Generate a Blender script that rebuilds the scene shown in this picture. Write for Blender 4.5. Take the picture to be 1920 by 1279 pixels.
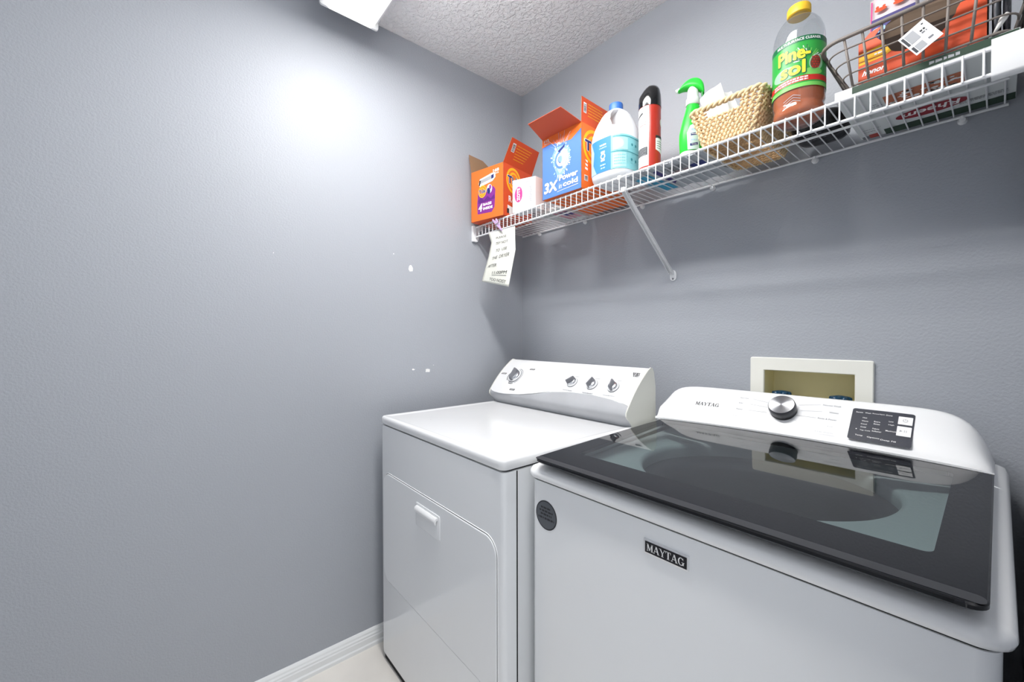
import bpy, bmesh, math, random
from mathutils import Vector, Matrix
for o in list(bpy.data.objects): bpy.data.objects.remove(o)
C = bpy.context.scene.collection
R = math.radians
random.seed(7)

# ------------------------------------------------------------------ camera
cam_d = bpy.data.cameras.new('camera'); cam = bpy.data.objects.new('camera', cam_d); C.objects.link(cam)
yaw, pitch, roll = R(49.8017), R(-0.8322), R(-0.1059)
Fv = Vector((-math.sin(yaw)*math.cos(pitch), math.cos(yaw)*math.cos(pitch), math.sin(pitch)))
Rv = Vector((math.cos(yaw), math.sin(yaw), 0)); Uv = Rv.cross(Fv)
R2 = Rv*math.cos(roll)+Uv*math.sin(roll); U2 = -Rv*math.sin(roll)+Uv*math.cos(roll)
m = Matrix((R2, U2, -Fv)).transposed().to_4x4(); m.translation = Vector((1.5923, -1.417, 1.2201))
cam.matrix_world = m
cam_d.sensor_width = 36; cam_d.lens = 772.63/1920*36; cam_d.clip_start = 0.01
bpy.context.scene.camera = cam

# ------------------------------------------------------------------ light and exposure
w = bpy.data.worlds.new('world'); bpy.context.scene.world = w; w.use_nodes = True
w.node_tree.nodes['Background'].inputs[0].default_value = (0.93, 0.96, 1.0, 1)
w.node_tree.nodes['Background'].inputs[1].default_value = 1.1        # daylight of the hall, comes in by the open doorway
LAMP_EMIT = 53.0; LAMP_END = 2.0
vs = bpy.context.scene.view_settings
vs.view_transform = 'Standard'; vs.look = 'None'; vs.exposure = 0.0; vs.gamma = 1.0; vs.use_curve_mapping = False

# ------------------------------------------------------------------ materials
def srgb(r, g, b):
    f = lambda c: (c/255/12.92) if c/255 <= .04045 else ((c/255+.055)/1.055)**2.4
    return (f(r), f(g), f(b), 1)
MC = {}
def mat(name, col=(200, 200, 200), rough=.5, metal=0., bump=None, coat=0., spec=.5, emit=None, trans=0., ior=1.45, noise=None):
    """bump=(scale, strength, distance[, detail]); noise=(scale, amount) varies the colour a little"""
    if name in MC: return MC[name]
    mt = bpy.data.materials.new(name); mt.use_nodes = True; nt = mt.node_tree; b = nt.nodes['Principled BSDF']
    c = srgb(*col); b.inputs['Base Color'].default_value = c
    b.inputs['Roughness'].default_value = rough; b.inputs['Metallic'].default_value = metal
    b.inputs['Specular IOR Level'].default_value = spec
    b.inputs['Coat Weight'].default_value = coat; b.inputs['Coat Roughness'].default_value = .06
    b.inputs['Transmission Weight'].default_value = trans; b.inputs['IOR'].default_value = ior
    if emit:
        b.inputs['Emission Color'].default_value = (*emit[:3], 1); b.inputs['Emission Strength'].default_value = emit[3]
    tc = nt.nodes.new('ShaderNodeTexCoord')
    if bump:
        n = nt.nodes.new('ShaderNodeTexNoise'); n.inputs['Scale'].default_value = bump[0]
        n.inputs['Detail'].default_value = bump[3] if len(bump) > 3 else 3
        bp = nt.nodes.new('ShaderNodeBump'); bp.inputs['Strength'].default_value = bump[1]; bp.inputs['Distance'].default_value = bump[2]
        nt.links.new(tc.outputs['Object'], n.inputs['Vector']); nt.links.new(n.outputs['Fac'], bp.inputs['Height'])
        nt.links.new(bp.outputs['Normal'], b.inputs['Normal'])
    if noise:
        n = nt.nodes.new('ShaderNodeTexNoise'); n.inputs['Scale'].default_value = noise[0]; n.inputs['Detail'].default_value = 4
        mx = nt.nodes.new('ShaderNodeMix'); mx.data_type = 'RGBA'; mx.blend_type = 'MIX'
        mx.inputs[6].default_value = tuple(min(1, x*(1+noise[1])) for x in c[:3])+(1,)
        mx.inputs[7].default_value = tuple(x*(1-noise[1]) for x in c[:3])+(1,)
        nt.links.new(tc.outputs['Object'], n.inputs['Vector']); nt.links.new(n.outputs['Fac'], mx.inputs[0])
        nt.links.new(mx.outputs[2], b.inputs['Base Color'])
    MC[name] = mt; return mt
def thin_glass(name, tint, rough=.02, ior=1.5, body=0.0, bodycol=(200, 200, 200)):
    """a clear sheet: tinted see-through mixed with a Fresnel gloss, and a share of milky body"""
    if name in MC: return MC[name]
    mt = bpy.data.materials.new(name); mt.use_nodes = True; nt = mt.node_tree; nt.nodes.clear()
    out = nt.nodes.new('ShaderNodeOutputMaterial'); t = nt.nodes.new('ShaderNodeBsdfTransparent'); t.inputs[0].default_value = srgb(*tint)
    g = nt.nodes.new('ShaderNodeBsdfGlossy'); g.inputs['Roughness'].default_value = rough; g.inputs['Color'].default_value = (1, 1, 1, 1)
    fr = nt.nodes.new('ShaderNodeFresnel'); fr.inputs[0].default_value = ior
    ge = nt.nodes.new('ShaderNodeNewGeometry'); mi = nt.nodes.new('ShaderNodeMapRange'); mi.inputs[3].default_value = ior; mi.inputs[4].default_value = 1/ior
    nt.links.new(ge.outputs['Backfacing'], mi.inputs[0]); nt.links.new(mi.outputs[0], fr.inputs[0])      # same gloss from both sides of the sheet
    mx = nt.nodes.new('ShaderNodeMixShader'); nt.links.new(fr.outputs[0], mx.inputs[0])
    last = t
    if body:
        d = nt.nodes.new('ShaderNodeBsdfDiffuse'); d.inputs[0].default_value = srgb(*bodycol)
        m2 = nt.nodes.new('ShaderNodeMixShader'); m2.inputs[0].default_value = body
        nt.links.new(t.outputs[0], m2.inputs[1]); nt.links.new(d.outputs[0], m2.inputs[2]); last = m2
    nt.links.new(last.outputs[0], mx.inputs[1]); nt.links.new(g.outputs[0], mx.inputs[2]); nt.links.new(mx.outputs[0], out.inputs[0])
    MC[name] = mt; return mt

def wall_paint():
    mt = mat('wall_paint', (166, 170, 177), .48, bump=(170, .5, .002, 2), spec=.35)
    return mt
M_wall = wall_paint()
M_ceil = mat('ceiling_texture', (243, 243, 244), .9, spec=.1)
nt = M_ceil.node_tree; b = nt.nodes['Principled BSDF']
tc = nt.nodes['Texture Coordinate']; n = nt.nodes.new('ShaderNodeTexNoise'); n.inputs['Scale'].default_value = 74; n.inputs['Detail'].default_value = 2
n.inputs['Distortion'].default_value = .35
cr = nt.nodes.new('ShaderNodeValToRGB'); cr.color_ramp.elements[0].position = .42; cr.color_ramp.elements[1].position = .62
bp_ = nt.nodes.new('ShaderNodeBump'); bp_.inputs['Strength'].default_value = .75; bp_.inputs['Distance'].default_value = .005
nt.links.new(tc.outputs['Object'], n.inputs['Vector']); nt.links.new(n.outputs['Fac'], cr.inputs[0]); nt.links.new(cr.outputs[0], bp_.inputs['Height'])
nt.links.new(bp_.outputs[0], b.inputs['Normal'])
M_trim = mat('white_trim_paint', (232, 234, 235), .35)
M_floor = mat('marble_tile', (228, 224, 218), .3, noise=(5, .14))
M_enamel = mat('white_enamel', (240, 241, 242), .16, spec=.55, coat=.3)
M_enamel2 = mat('grey_white_enamel', (236, 238, 240), .14, spec=.5, coat=.35)
M_plastic_w = mat('white_plastic', (236, 237, 238), .32)
M_band = mat('shaded_band_plastic', (176, 178, 182), .4, noise=(9, .16))  # shading of the down-turned console band put into its colour
M_cream = mat('cream_plastic', (218, 219, 211), .45)
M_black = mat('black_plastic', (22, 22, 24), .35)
M_gap = mat('dark_gap', (28, 28, 30), .8)
M_bglass = mat('black_lid_glass', (15, 16, 20), .03, spec=.5)
M_win = thin_glass('tinted_lid_window', (176, 187, 187), .02, 1.55)
M_tubdeck = mat('pale_tub_cover', (208, 214, 214), .4)
M_tub = mat('dark_steel_tub', (84, 86, 92), .32, metal=.7)
M_chrome = mat('chrome', (225, 226, 228), .12, metal=1.0)
M_brush = mat('brushed_steel', (214, 216, 220), .26, metal=1.0)
M_grey = mat('mid_grey_plastic', (120, 122, 128), .35)
M_dgrey = mat('dark_grey_plastic', (62, 64, 70), .35)
M_slate = mat('slate_panel', (66, 68, 76), .3)
M_ink = mat('dark_ink', (45, 46, 50), .6)
M_link = mat('pale_grey_ink', (168, 170, 174), .6)
M_white = mat('white_print', (240, 240, 240), .5)
M_wire = mat('white_vinyl_wire', (232, 233, 235), .35)
M_orange = mat('orange_card', (240, 114, 42), .45)
M_orange2 = mat('red_orange_card', (218, 82, 38), .45)
M_card = mat('brown_cardboard', (150, 118, 90), .8)
M_yellow = mat('yellow_print', (250, 190, 30), .5)
M_navy = mat('navy_print', (28, 40, 110), .5)
M_purple = mat('purple_print', (130, 40, 140), .5)
M_blue = mat('blue_print', (84, 126, 198), .45)
M_sky = mat('pale_blue_print', (168, 205, 236), .5)
M_pink = mat('pink_print', (216, 62, 140), .5)
M_whitecard = mat('white_card', (232, 232, 234), .5)
M_lilac = mat('lilac_plastic', (196, 168, 208), .4)
M_paper = mat('note_paper', (232, 232, 222), .8)
M_hdpe = mat('white_bottle_plastic', (234, 237, 240), .35)
M_capblue = mat('blue_cap', (58, 110, 190), .4)
M_lblue = mat('bright_blue_label', (58, 132, 206), .4)
M_teal = mat('teal_label', (138, 206, 212), .4)
M_dteal = mat('dark_teal_print', (50, 140, 150), .5)
M_red = mat('red_can_paint', (168, 46, 34), .28)
M_gloss_black = mat('gloss_black', (16, 16, 18), .1, coat=.5)
M_silver = mat('can_rim_metal', (190, 190, 190), .3, metal=1)
M_green = mat('bright_green_plastic', (44, 205, 62), .35)
M_dgreen = mat('deep_green_plastic', (20, 130, 50), .4)
M_spraywhite = mat('frosted_white_plastic', (226, 236, 230), .35)
M_wicker = mat('wicker_straw', (222, 196, 154), .75, noise=(70, .22))
M_wicker2 = mat('wicker_straw_dark', (196, 160, 118), .8, noise=(60, .25))
M_sheet = mat('milky_sheet', (214, 214, 210), .5)
M_pet = thin_glass('clear_bottle', (236, 238, 239), .04, 1.45, .05, (225, 228, 230))
M_liquid = mat('amber_cleaner', (196, 96, 36), .12, spec=.5, coat=.4)
M_liquid2 = mat('pale_amber', (200, 150, 84), .2, spec=.5)
M_pgreen = mat('green_label', (44, 160, 62), .35)
M_pdark = mat('dark_green_label', (12, 104, 62), .4)
M_plgreen = mat('light_green_label', (120, 205, 96), .4)
M_pred = mat('red_label_band', (200, 44, 36), .4)
M_pyel = mat('yellow_lettering', (248, 226, 62), .4)
M_cone = mat('brown_cone_print', (120, 62, 44), .5)
M_capyel = mat('yellow_cap', (238, 190, 50), .4)
M_gwire = mat('grey_coated_wire', (122, 114, 108), .45)
M_bag = mat('black_plastic_film', (18, 18, 20), .3, bump=(28, .5, .01))
M_filter = mat('white_filter_card', (214, 218, 218), .5)
M_fgreen = mat('forest_green_print', (38, 62, 46), .5)
M_rheem = mat('dark_red_print', (142, 30, 44), .5)
M_brownprint = mat('brown_photo_print', (176, 104, 74), .6, noise=(60, .35))
M_gbag = mat('grey_plastic_bag', (138, 140, 146), .3, bump=(22, .6, .012))
M_dbag = mat('dark_grey_film', (84, 84, 90), .25, bump=(30, .8, .02), noise=(18, .3))
M_indigo = mat('indigo_print', (58, 50, 120), .45)
M_brass = mat('olive_cream_plastic', (232, 224, 180), .5, noise=(6, .08))
M_valve = mat('blue_valve_handle', (20, 62, 92), .3)
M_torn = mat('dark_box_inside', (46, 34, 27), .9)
M_browncard = mat('brown_card_flap', (116, 98, 82), .8)
M_cyan = mat('cyan_print', (60, 160, 196), .5)
M_lamp_end = mat('lamp_diffuser_end', (245, 245, 245), .5, emit=(1.0, .985, .965, LAMP_END))
M_lamp = mat('lamp_diffuser', (245, 245, 245), .5, emit=(1.0, .985, .965, LAMP_EMIT))

# ------------------------------------------------------------------ mesh helpers
def rootmat(root):
    return root['_m'] if False else (Matrix.Translation(root.location) @ root.rotation_euler.to_matrix().to_4x4())
def finish(name, bm, mats, parent=None, world=True, bevel=0., seg=2, smooth=False, angle=None, sub=0, solid=0.):
    me = bpy.data.meshes.new(name)
    if not isinstance(mats, (list, tuple)): mats = [mats]
    bmesh.ops.recalc_face_normals(bm, faces=bm.faces[:]) if solid >= 0 else None
    if parent is not None and world:
        r = parent
        while r.parent: r = r.parent
        bm.transform(rootmat(r).inverted())
    for f in bm.faces: f.smooth = smooth or bevel > 0
    if smooth and angle:
        for e in bm.edges:
            if len(e.link_faces) == 2 and e.calc_face_angle(0) > angle: e.smooth = False
    bm.to_mesh(me); bm.free()
    for x in mats: me.materials.append(x)
    o = bpy.data.objects.new(name, me); C.objects.link(o)
    if parent is not None: o.parent = parent
    if solid > 0:
        s = o.modifiers.new('solid', 'SOLIDIFY'); s.thickness = solid; s.offset = 0
    if sub:
        s = o.modifiers.new('sub', 'SUBSURF'); s.levels = sub; s.render_levels = sub
    if bevel:
        bv = o.modifiers.new('bevel', 'BEVEL'); bv.width = bevel; bv.segments = seg; bv.limit_method = 'ANGLE'; bv.angle_limit = R(35); bv.harden_normals = True
    return o
def thing(name, label, cat, loc=(0, 0, 0), rz=0, group=None):
    o = bpy.data.objects.new(name, None); C.objects.link(o); o.location = loc; o.rotation_euler = (0, 0, rz); o.empty_display_size = .05
    o['label'] = label; o['category'] = cat
    if group: o['group'] = group
    return o
def tag(o, label, cat, group=None):
    o['label'] = label; o['category'] = cat
    if group: o['group'] = group
    return o
def struct(name, bm, m, **k):
    o = finish(name, bm, m, **k); o['kind'] = 'structure'; return o
def box(bm, x0, x1, y0, y1, z0, z1, mi=0, M=None):
    v = [bm.verts.new(p) for p in [(x0, y0, z0), (x1, y0, z0), (x1, y1, z0), (x0, y1, z0), (x0, y0, z1), (x1, y0, z1), (x1, y1, z1), (x0, y1, z1)]]
    fs = [(0, 3, 2, 1), (4, 5, 6, 7), (0, 1, 5, 4), (1, 2, 6, 5), (2, 3, 7, 6), (3, 0, 4, 7)]
    for f in fs: bm.faces.new([v[i] for i in f]).material_index = mi
    if M: bmesh.ops.transform(bm, matrix=M, verts=v)
    return v
def bx(*a, mi=0):
    bm = bmesh.new(); box(bm, *a, mi=mi); return bm
def loft(bm, rings, close=True, cap0=True, cap1=True, mi=0):
    vr = [[bm.verts.new(p) for p in r] for r in rings]; n = len(vr[0])
    for a, b in zip(vr, vr[1:]):
        for i in range(n if close else n-1):
            j = (i+1) % n
            try: bm.faces.new([a[i], a[j], b[j], b[i]]).material_index = mi
            except ValueError: pass
    if cap0: bm.faces.new(vr[0][::-1]).material_index = mi
    if cap1: bm.faces.new(vr[-1]).material_index = mi
    return vr
def tube(bm, pts, r, n=8, closed=False, mi=0):
    pts = [Vector(p) for p in pts]; rings = []
    N = len(pts); up = None
    for i, p in enumerate(pts):
        a = pts[(i-1) % N] if (closed or i > 0) else p; b = pts[(i+1) % N] if (closed or i < N-1) else p
        t = (b-a).normalized()
        if up is None: up = Vector((0, 0, 1)) if abs(t.z) < .9 else Vector((1, 0, 0))
        s = t.cross(up).normalized(); u = s.cross(t).normalized(); up = u
        rr = r[i] if isinstance(r, (list, tuple)) else r
        rings.append([p+(s*math.cos(2*math.pi*k/n)+u*math.sin(2*math.pi*k/n))*rr for k in range(n)])
    if closed: rings.append(rings[0])
    vr = [[bm.verts.new(q) for q in rg] for rg in (rings[:-1] if closed else rings)]
    if closed: vr.append(vr[0])
    for a, b in zip(vr, vr[1:]):
        for k in range(n): bm.faces.new([a[k], a[(k+1) % n], b[(k+1) % n], b[k]]).material_index = mi
    if not closed:
        bm.faces.new(vr[0][::-1]).material_index = mi; bm.faces.new(vr[-1]).material_index = mi
def lathe(bm, prof, c=(0, 0), n=48, sx=1., sy=1., mi=0, cap0=True, cap1=True):
    rings = [[(c[0]+r*sx*math.cos(2*math.pi*k/n), c[1]+r*sy*math.sin(2*math.pi*k/n), z) for k in range(n)] for r, z in prof]
    return loft(bm, rings, True, cap0, cap1, mi)
def rrect(x0, x1, y0, y1, r, n=6):
    out = []
    for cx, cy, a0 in ((x1-r, y0+r, -90), (x1-r, y1-r, 0), (x0+r, y1-r, 90), (x0+r, y0+r, 180)):
        for k in range(n+1):
            a = R(a0+90*k/n); out.append((cx+r*math.cos(a), cy+r*math.sin(a)))
    return out
def prism(bm, poly, f, d0, d1, mi=0):
    """poly in 2D, f(u,v,d)->3D"""
    loft(bm, [[f(u, v, d0) for u, v in poly], [f(u, v, d1) for u, v in poly]], True, True, True, mi)
_tc = {}
def text2d(body, bold=0., shear=0., space=1.):
    k = (body, bold, shear, space)
    if k in _tc: return _tc[k]
    cu = bpy.data.curves.new('t', 'FONT'); cu.body = body; cu.size = 1; cu.offset = bold; cu.shear = shear; cu.space_character = space; cu.resolution_u = 3
    ob = bpy.data.objects.new('t', cu); C.objects.link(ob)
    dg = bpy.context.evaluated_depsgraph_get(); dg.update()
    me = bpy.data.meshes.new_from_object(ob.evaluated_get(dg))
    vs_ = [(v.co.x, v.co.y) for v in me.vertices]; fs = [tuple(p.vertices) for p in me.polygons]
    bpy.data.objects.remove(ob); bpy.data.curves.remove(cu); bpy.data.meshes.remove(me)
    xs = [v[0] for v in vs_] or [0]; ys = [v[1] for v in vs_] or [0]
    _tc[k] = (vs_, fs, min(xs), max(xs), min(ys), max(ys)); return _tc[k]
class Decal:
    def __init__(s, mats): s.p = []; s.m = mats
    def mi(s, m):
        if m not in s.m: s.m.append(m)
        return s.m.index(m)
    def poly(s, pts, m, l=0): s.p.append((list(pts), s.mi(m), l)); return s
    def rect(s, u0, v0, u1, v1, m, l=0): return s.poly([(u0, v0), (u1, v0), (u1, v1), (u0, v1)], m, l)
    def ell(s, cu, cv, ru, rv, m, l=0, n=28, rot=0):
        c, q = math.cos(rot), math.sin(rot)
        return s.poly([(cu+ru*math.cos(a)*c-rv*math.sin(a)*q, cv+ru*math.cos(a)*q+rv*math.sin(a)*c) for a in [2*math.pi*k/n for k in range(n)]], m, l)
    def ring(s, cu, cv, r0, r1, m, l=0, a0=0, a1=360, n=30, sv=1.):
        for k in range(n):
            a, b = R(a0+(a1-a0)*k/n), R(a0+(a1-a0)*(k+1)/n)
            s.poly([(cu+r0*math.cos(a), cv+sv*r0*math.sin(a)), (cu+r1*math.cos(a), cv+sv*r1*math.sin(a)), (cu+r1*math.cos(b), cv+sv*r1*math.sin(b)), (cu+r0*math.cos(b), cv+sv*r0*math.sin(b))], m, l)
        return s
    def line(s, a, b, w_, m, l=0):
        d = Vector((b[0]-a[0], b[1]-a[1])); n_ = Vector((-d.y, d.x)).normalized()*w_/2
        return s.poly([(a[0]-n_.x, a[1]-n_.y), (b[0]-n_.x, b[1]-n_.y), (b[0]+n_.x, b[1]+n_.y), (a[0]+n_.x, a[1]+n_.y)], m, l)
    def text(s, body, u, v, h=None, w_=None, m=None, l=1, rot=0., bold=.0, shear=0., align='c', space=1.):
        """centre (or left 'l') at u,v; h = height of the ink, w_ = its width"""
        vv, ff, x0, x1, y0, y1 = text2d(body, bold, shear, space)
        kh = (h/(y1-y0)) if h else (w_/(x1-x0)); kw = (w_/(x1-x0)) if w_ else kh
        cx = (x0+x1)/2 if align == 'c' else x0; cy = (y0+y1)/2
        c, q = math.cos(rot), math.sin(rot)
        P = [((x-cx)*kw, (y-cy)*kh) for x, y in vv]; P = [(u+x*c-y*q, v+x*q+y*c) for x, y in P]
        i = s.mi(m)
        for f in ff: s.p.append(([P[k] for k in f], i, l))
        return s
    def heavy(s, body, u, v, h, w_, m, l=1, k=.0008, **kw):
        for i_, (du, dv) in enumerate(((0, 0), (k, 0), (-k, 0), (0, k), (0, -k), (k*.7, k*.7), (-k*.7, -k*.7), (k*.7, -k*.7), (-k*.7, k*.7))): s.text(body, u+du, v+dv, h=h-2*k, w_=w_-2*k, m=m, l=l+i_*.04, **kw)
        return s
    def squig(s, u0, u1, v, h, m, l=1, seed=1, rot=0.):
        """a line of print too small to read"""
        rd = random.Random(seed); u = u0; c, q = math.cos(rot), math.sin(rot)
        while u < u1-h*.3:
            w_ = min(h*rd.uniform(.6, 2.2), u1-u)
            P = [(u, -h/2), (u+w_, -h/2*rd.uniform(.5, 1)), (u+w_, h/2*rd.uniform(.5, 1)), (u, h/2)]
            s.poly([(u0+(a-u0)*c-b_*q, v+(a-u0)*q+b_*c) for a, b_ in P], m, l); u += w_+h*rd.uniform(.25, .5)
        return s
    def build(s, name, fn, parent, eps=.00022, base=.0004, step=None, world=True):
        bm = bmesh.new()
        for pts, i, l in s.p:
            try: f = bm.faces.new([bm.verts.new((u, v, l)) for u, v in pts]); f.material_index = i
            except ValueError: pass
        if step:
            us = [v.co.x for v in bm.verts]; a, b = min(us), max(us); k = math.floor(a/step)+1
            while k*step < b:
                bmesh.ops.bisect_plane(bm, geom=bm.verts[:]+bm.edges[:]+bm.faces[:], plane_co=(k*step, 0, 0), plane_no=(1, 0, 0), dist=1e-7); k += 1
        for f in bm.faces: f.normal_update()
        bmesh.ops.triangulate(bm, faces=[f for f in bm.faces if len(f.verts) > 4])
        for v in bm.verts: v.co = fn(v.co.x, v.co.y, base+v.co.z*eps)
        return finish(name, bm, s.m, parent, world, solid=-1)
def plane_map(O, U, V):
    O, U, V = Vector(O), Vector(U).normalized(), Vector(V).normalized(); N = U.cross(V)
    return lambda u, v, e: O+U*u+V*v+N*e
def cyl_map(cx, cy, r, a0, z0=0, rf=None, sy=1.):
    """u metres of arc counter-clockwise seen from above, a0 the angle of u=0"""
    def f(u, v, e):
        rr = (rf(z0+v) if rf else r)+e; a = a0+u/r
        return Vector((cx+rr*math.cos(a), cy+rr*sy*math.sin(a), z0+v))
    return f

# ------------------------------------------------------------------ room shell
RX, CZ, FY = 1.632, 2.4414, -2.05
bm = bx(-.1, 0, FY-.1, .1, -.05, CZ+.05); w_left = struct('wall_left', bm, M_wall)
# back wall with the hole for the water box
hx0, hx1, hz0, hz1 = 1.122, 1.346, .96, 1.114
bm = bmesh.new()
for a in ((0, hx0, -.05, CZ+.05), (hx1, RX+.1, -.05, CZ+.05), (hx0, hx1, -.05, hz0), (hx0, hx1, hz1, CZ+.05)): box(bm, a[0], a[1], 0, .1, a[2], a[3])
bmesh.ops.remove_doubles(bm, verts=bm.verts[:], dist=1e-5)
struct('wall_back', bm, M_wall)
bm = bmesh.new(); box(bm, RX, RX+.1, -1.0, 0, -.05, CZ+.05); box(bm, RX, RX+.1, FY-.1, -1.95, -.05, CZ+.05); box(bm, RX, RX+.1, -1.95, -1.0, 2.1, CZ+.05)
struct('wall_right', bm, M_wall)
struct('wall_front', bx(0, RX, FY-.1, FY, -.05, CZ+.05), M_wall)
struct('ceiling', bx(0, RX, FY, 0, CZ, CZ+.05), M_ceil)
struct('floor', bx(0, RX, FY, 0, -.05, 0), M_floor)
# baseboards, moulded profile swept along the wall
prof = [(0, 0), (.018, 0), (.018, .012), (.0145, .017), (.0145, .036), (.0125, .040), (.0125, .046), (.0095, .051), (.0085, .057), (.0055, .0625), (.003, .0655), (0, .0655)]
bm = bmesh.new(); loft(bm, [[(x, y, z) for x, z in prof] for y in (FY, 0)])
struct('baseboard_left', bm, M_trim)
bm = bmesh.new(); loft(bm, [[(x, -y, z) for y, z in prof] for x in (.018, RX)])
struct('baseboard_back', bm, M_trim)
# chips of missing paint on the left wall
M_chip = mat('bare_plaster', (238, 238, 236), .8)
for k, (y, z, ry, rz_, n_) in enumerate([(-.6254, 1.5002, .010, .017, 9), (-.548, 1.0672, .015, .010, 8), (-.6158, 1.0755, .007, .005, 7), (-.7003, 1.5508, .003, .003, 6), (-.52, 1.09, .002, .002, 6), (-1.13, 1.50, .0015, .002, 6)]):
    bm = bmesh.new(); rd = random.Random(k)
    P = [(ry*math.cos(a)*rd.uniform(.6, 1.1), rz_*math.sin(a)*rd.uniform(.6, 1.1)) for a in [2*math.pi*i/n_ for i in range(n_)]]
    loft(bm, [[(.0, y+a, z+b_) for a, b_ in P], [(.0006, y+a, z+b_) for a, b_ in P]])
    finish('paint_chip', bm, M_chip, w_left, world=False)

# ------------------------------------------------------------------ ceiling lamp
L = thing('ceiling_lamp', 'long white fluorescent wraparound lamp on the textured ceiling', 'lamp', (.72, -.9, CZ))
y0, y1 = -1.0, -.795
pf = [(y0+.012, CZ-.012), (y0+.004, CZ-.05), (y0+.016, CZ-.078), (y0+.045, CZ-.088), (y1-.045, CZ-.088), (y1-.016, CZ-.078), (y1-.004, CZ-.05), (y1-.012, CZ-.012)]
hs_ = [(y0+.004, CZ), (y0+.004, CZ-.067), (y0+.012, CZ-.072), (y0+.020, CZ-.072), (y0+.020, CZ-.068), (y0+.008, CZ-.060), (y0+.008, CZ-.004)]
mid = (y0+y1)/2; hs_ += [(2*mid-y, z) for y, z in hs_[::-1]]
bm = bmesh.new(); loft(bm, [[(x, y, z) for y, z in hs_] for x in (.09, 1.34)]); finish('housing', bm, M_plastic_w, L)
def lens(x0, x1, m_):
    P_ = [(y0+.021, CZ-.066), (y0+.021, CZ-.068-DROP), (y0+.030, CZ-.074-DROP), (y1-.030, CZ-.074-DROP), (y1-.021, CZ-.068-DROP), (y1-.021, CZ-.066)]
    bm = bmesh.new(); loft(bm, [[(x, y, z) for y, z in P_] for x in (x0, x1)], cap0=m_ is M_lamp_end, cap1=True)
    return finish('diffuser', bm, m_, L)
DROP = .02
lens(.09, .34, M_lamp_end); lens(.34, 1.34, M_lamp)      # end section set dimmer to weaken the bright patch on the left wall
pe = rrect(y0, y1, CZ-.090, CZ, .008, 4)
for xa, xb in ((.082, .09), (1.34, 1.348)):
    bm = bmesh.new(); loft(bm, [[(x, y, z) for y, z in pe] for x in (xa, xb)]); finish('end_cap', bm, M_plastic_w, L)

# ------------------------------------------------------------------ dryer
DX0, DX1, DY, DB, DZ = .088, .824, -.7946, -.105, .918
D = thing('clothes_dryer', 'white front-loading clothes dryer with square drop-down door, in the corner by the left wall', 'dryer', (.456, -.45, 0))
# front panel frame: outer rounded slab with the door recess as a slot groove
bm = bmesh.new(); rr_ = rrect(DX0+.001, DX1-.001, DY, DB, .014, 4)
loft(bm, [[(x, y, z) for x, y in rr_] for z in (.026, .885)]); finish('cabinet', bm, M_enamel2, D, smooth=True, angle=R(40))
bm = bx(DX1-.0008, DX1+.0004, -.7535, -.7505, .02, .884); finish('side_seam', bm, M_gap, D)
bm = bx(DX0+.012, DX1-.012, DY+.006, DB-.02, .0, .028); finish('toe_gap_shade', bm, M_gap, D)  # dark block standing in for the shade under the raised cabinet
bm = bmesh.new(); rr_ = rrect(DX0+.008, DX1-.008, DY+.008, DB, .012, 4); loft(bm, [[(x, y, z) for x, y in rr_] for z in (.885, .8895)]); finish('top_gap', bm, M_gap, D)
# the top: a slightly dished slab with rounded rim
def rr3(o, z, r=.02, x0=DX0, x1=DX1, y0=DY-.003, y1=DB): return [(x, y, z) for x, y in rrect(x0+o, x1-o, y0+o, y1-o, max(r-o, .004), 5)]
bm = bmesh.new(); loft(bm, [rr3(.003, .8895), rr3(0, .892), rr3(0, .9100), rr3(.0018, .9150), rr3(.006, .918), rr3(.011, .9185), rr3(.022, .9165), rr3(.03, .9155)]); finish('top_panel', bm, M_enamel, D, smooth=True, angle=R(50))
# faint scratches on the top
dc = Decal([]); dc.line((.22, -.66), (.30, -.665), .0012, M_link).line((.24, -.672), (.29, -.679), .001, M_link).line((.268, -.684), (.275, -.686), .002, M_grey)
dc.build('scratch', lambda u, v, e: Vector((u, v, .9157+e)), D)
# door outline: groove ring and pressed panel
dp = rrect(.118, .797, .318, .713, .045, 8)
def ringf(bm, P0, P1, y0, y1, mi=0):
    a = [bm.verts.new((x, y0, z)) for x, z in P0]; b = [bm.verts.new((x, y1, z)) for x, z in P1]; n = len(a)
    for i in range(n): bm.faces.new([a[i], a[(i+1) % n], b[(i+1) % n], b[i]]).material_index = mi
    return a, b
def dpo(o): return rrect(.118-o, .797+o, .318-o, .713+o, .045+o, 8)
bm = bmesh.new(); loft(bm, [[(x, y, z) for x, z in dpo(o)] for o, y in ((.0024, DY), (.0024, DY-.0004))]); finish('door_gap', bm, M_gap, D)
bm = bmesh.new(); loft(bm, [[(x, y, z) for x, z in dpo(o)] for o, y in ((.0002, DY), (.0002, DY-.0022), (-.0018, DY-.0036))]); door = finish('door', bm, M_enamel2, D, smooth=True, angle=R(30))
# highlight lip round the opening
bm = bmesh.new(); tube(bm, [(x, DY-.0005, z) for x, z in dpo(.0032)], .0013, 6, closed=True); finish('door_surround', bm, M_enamel, D, smooth=True)
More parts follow.
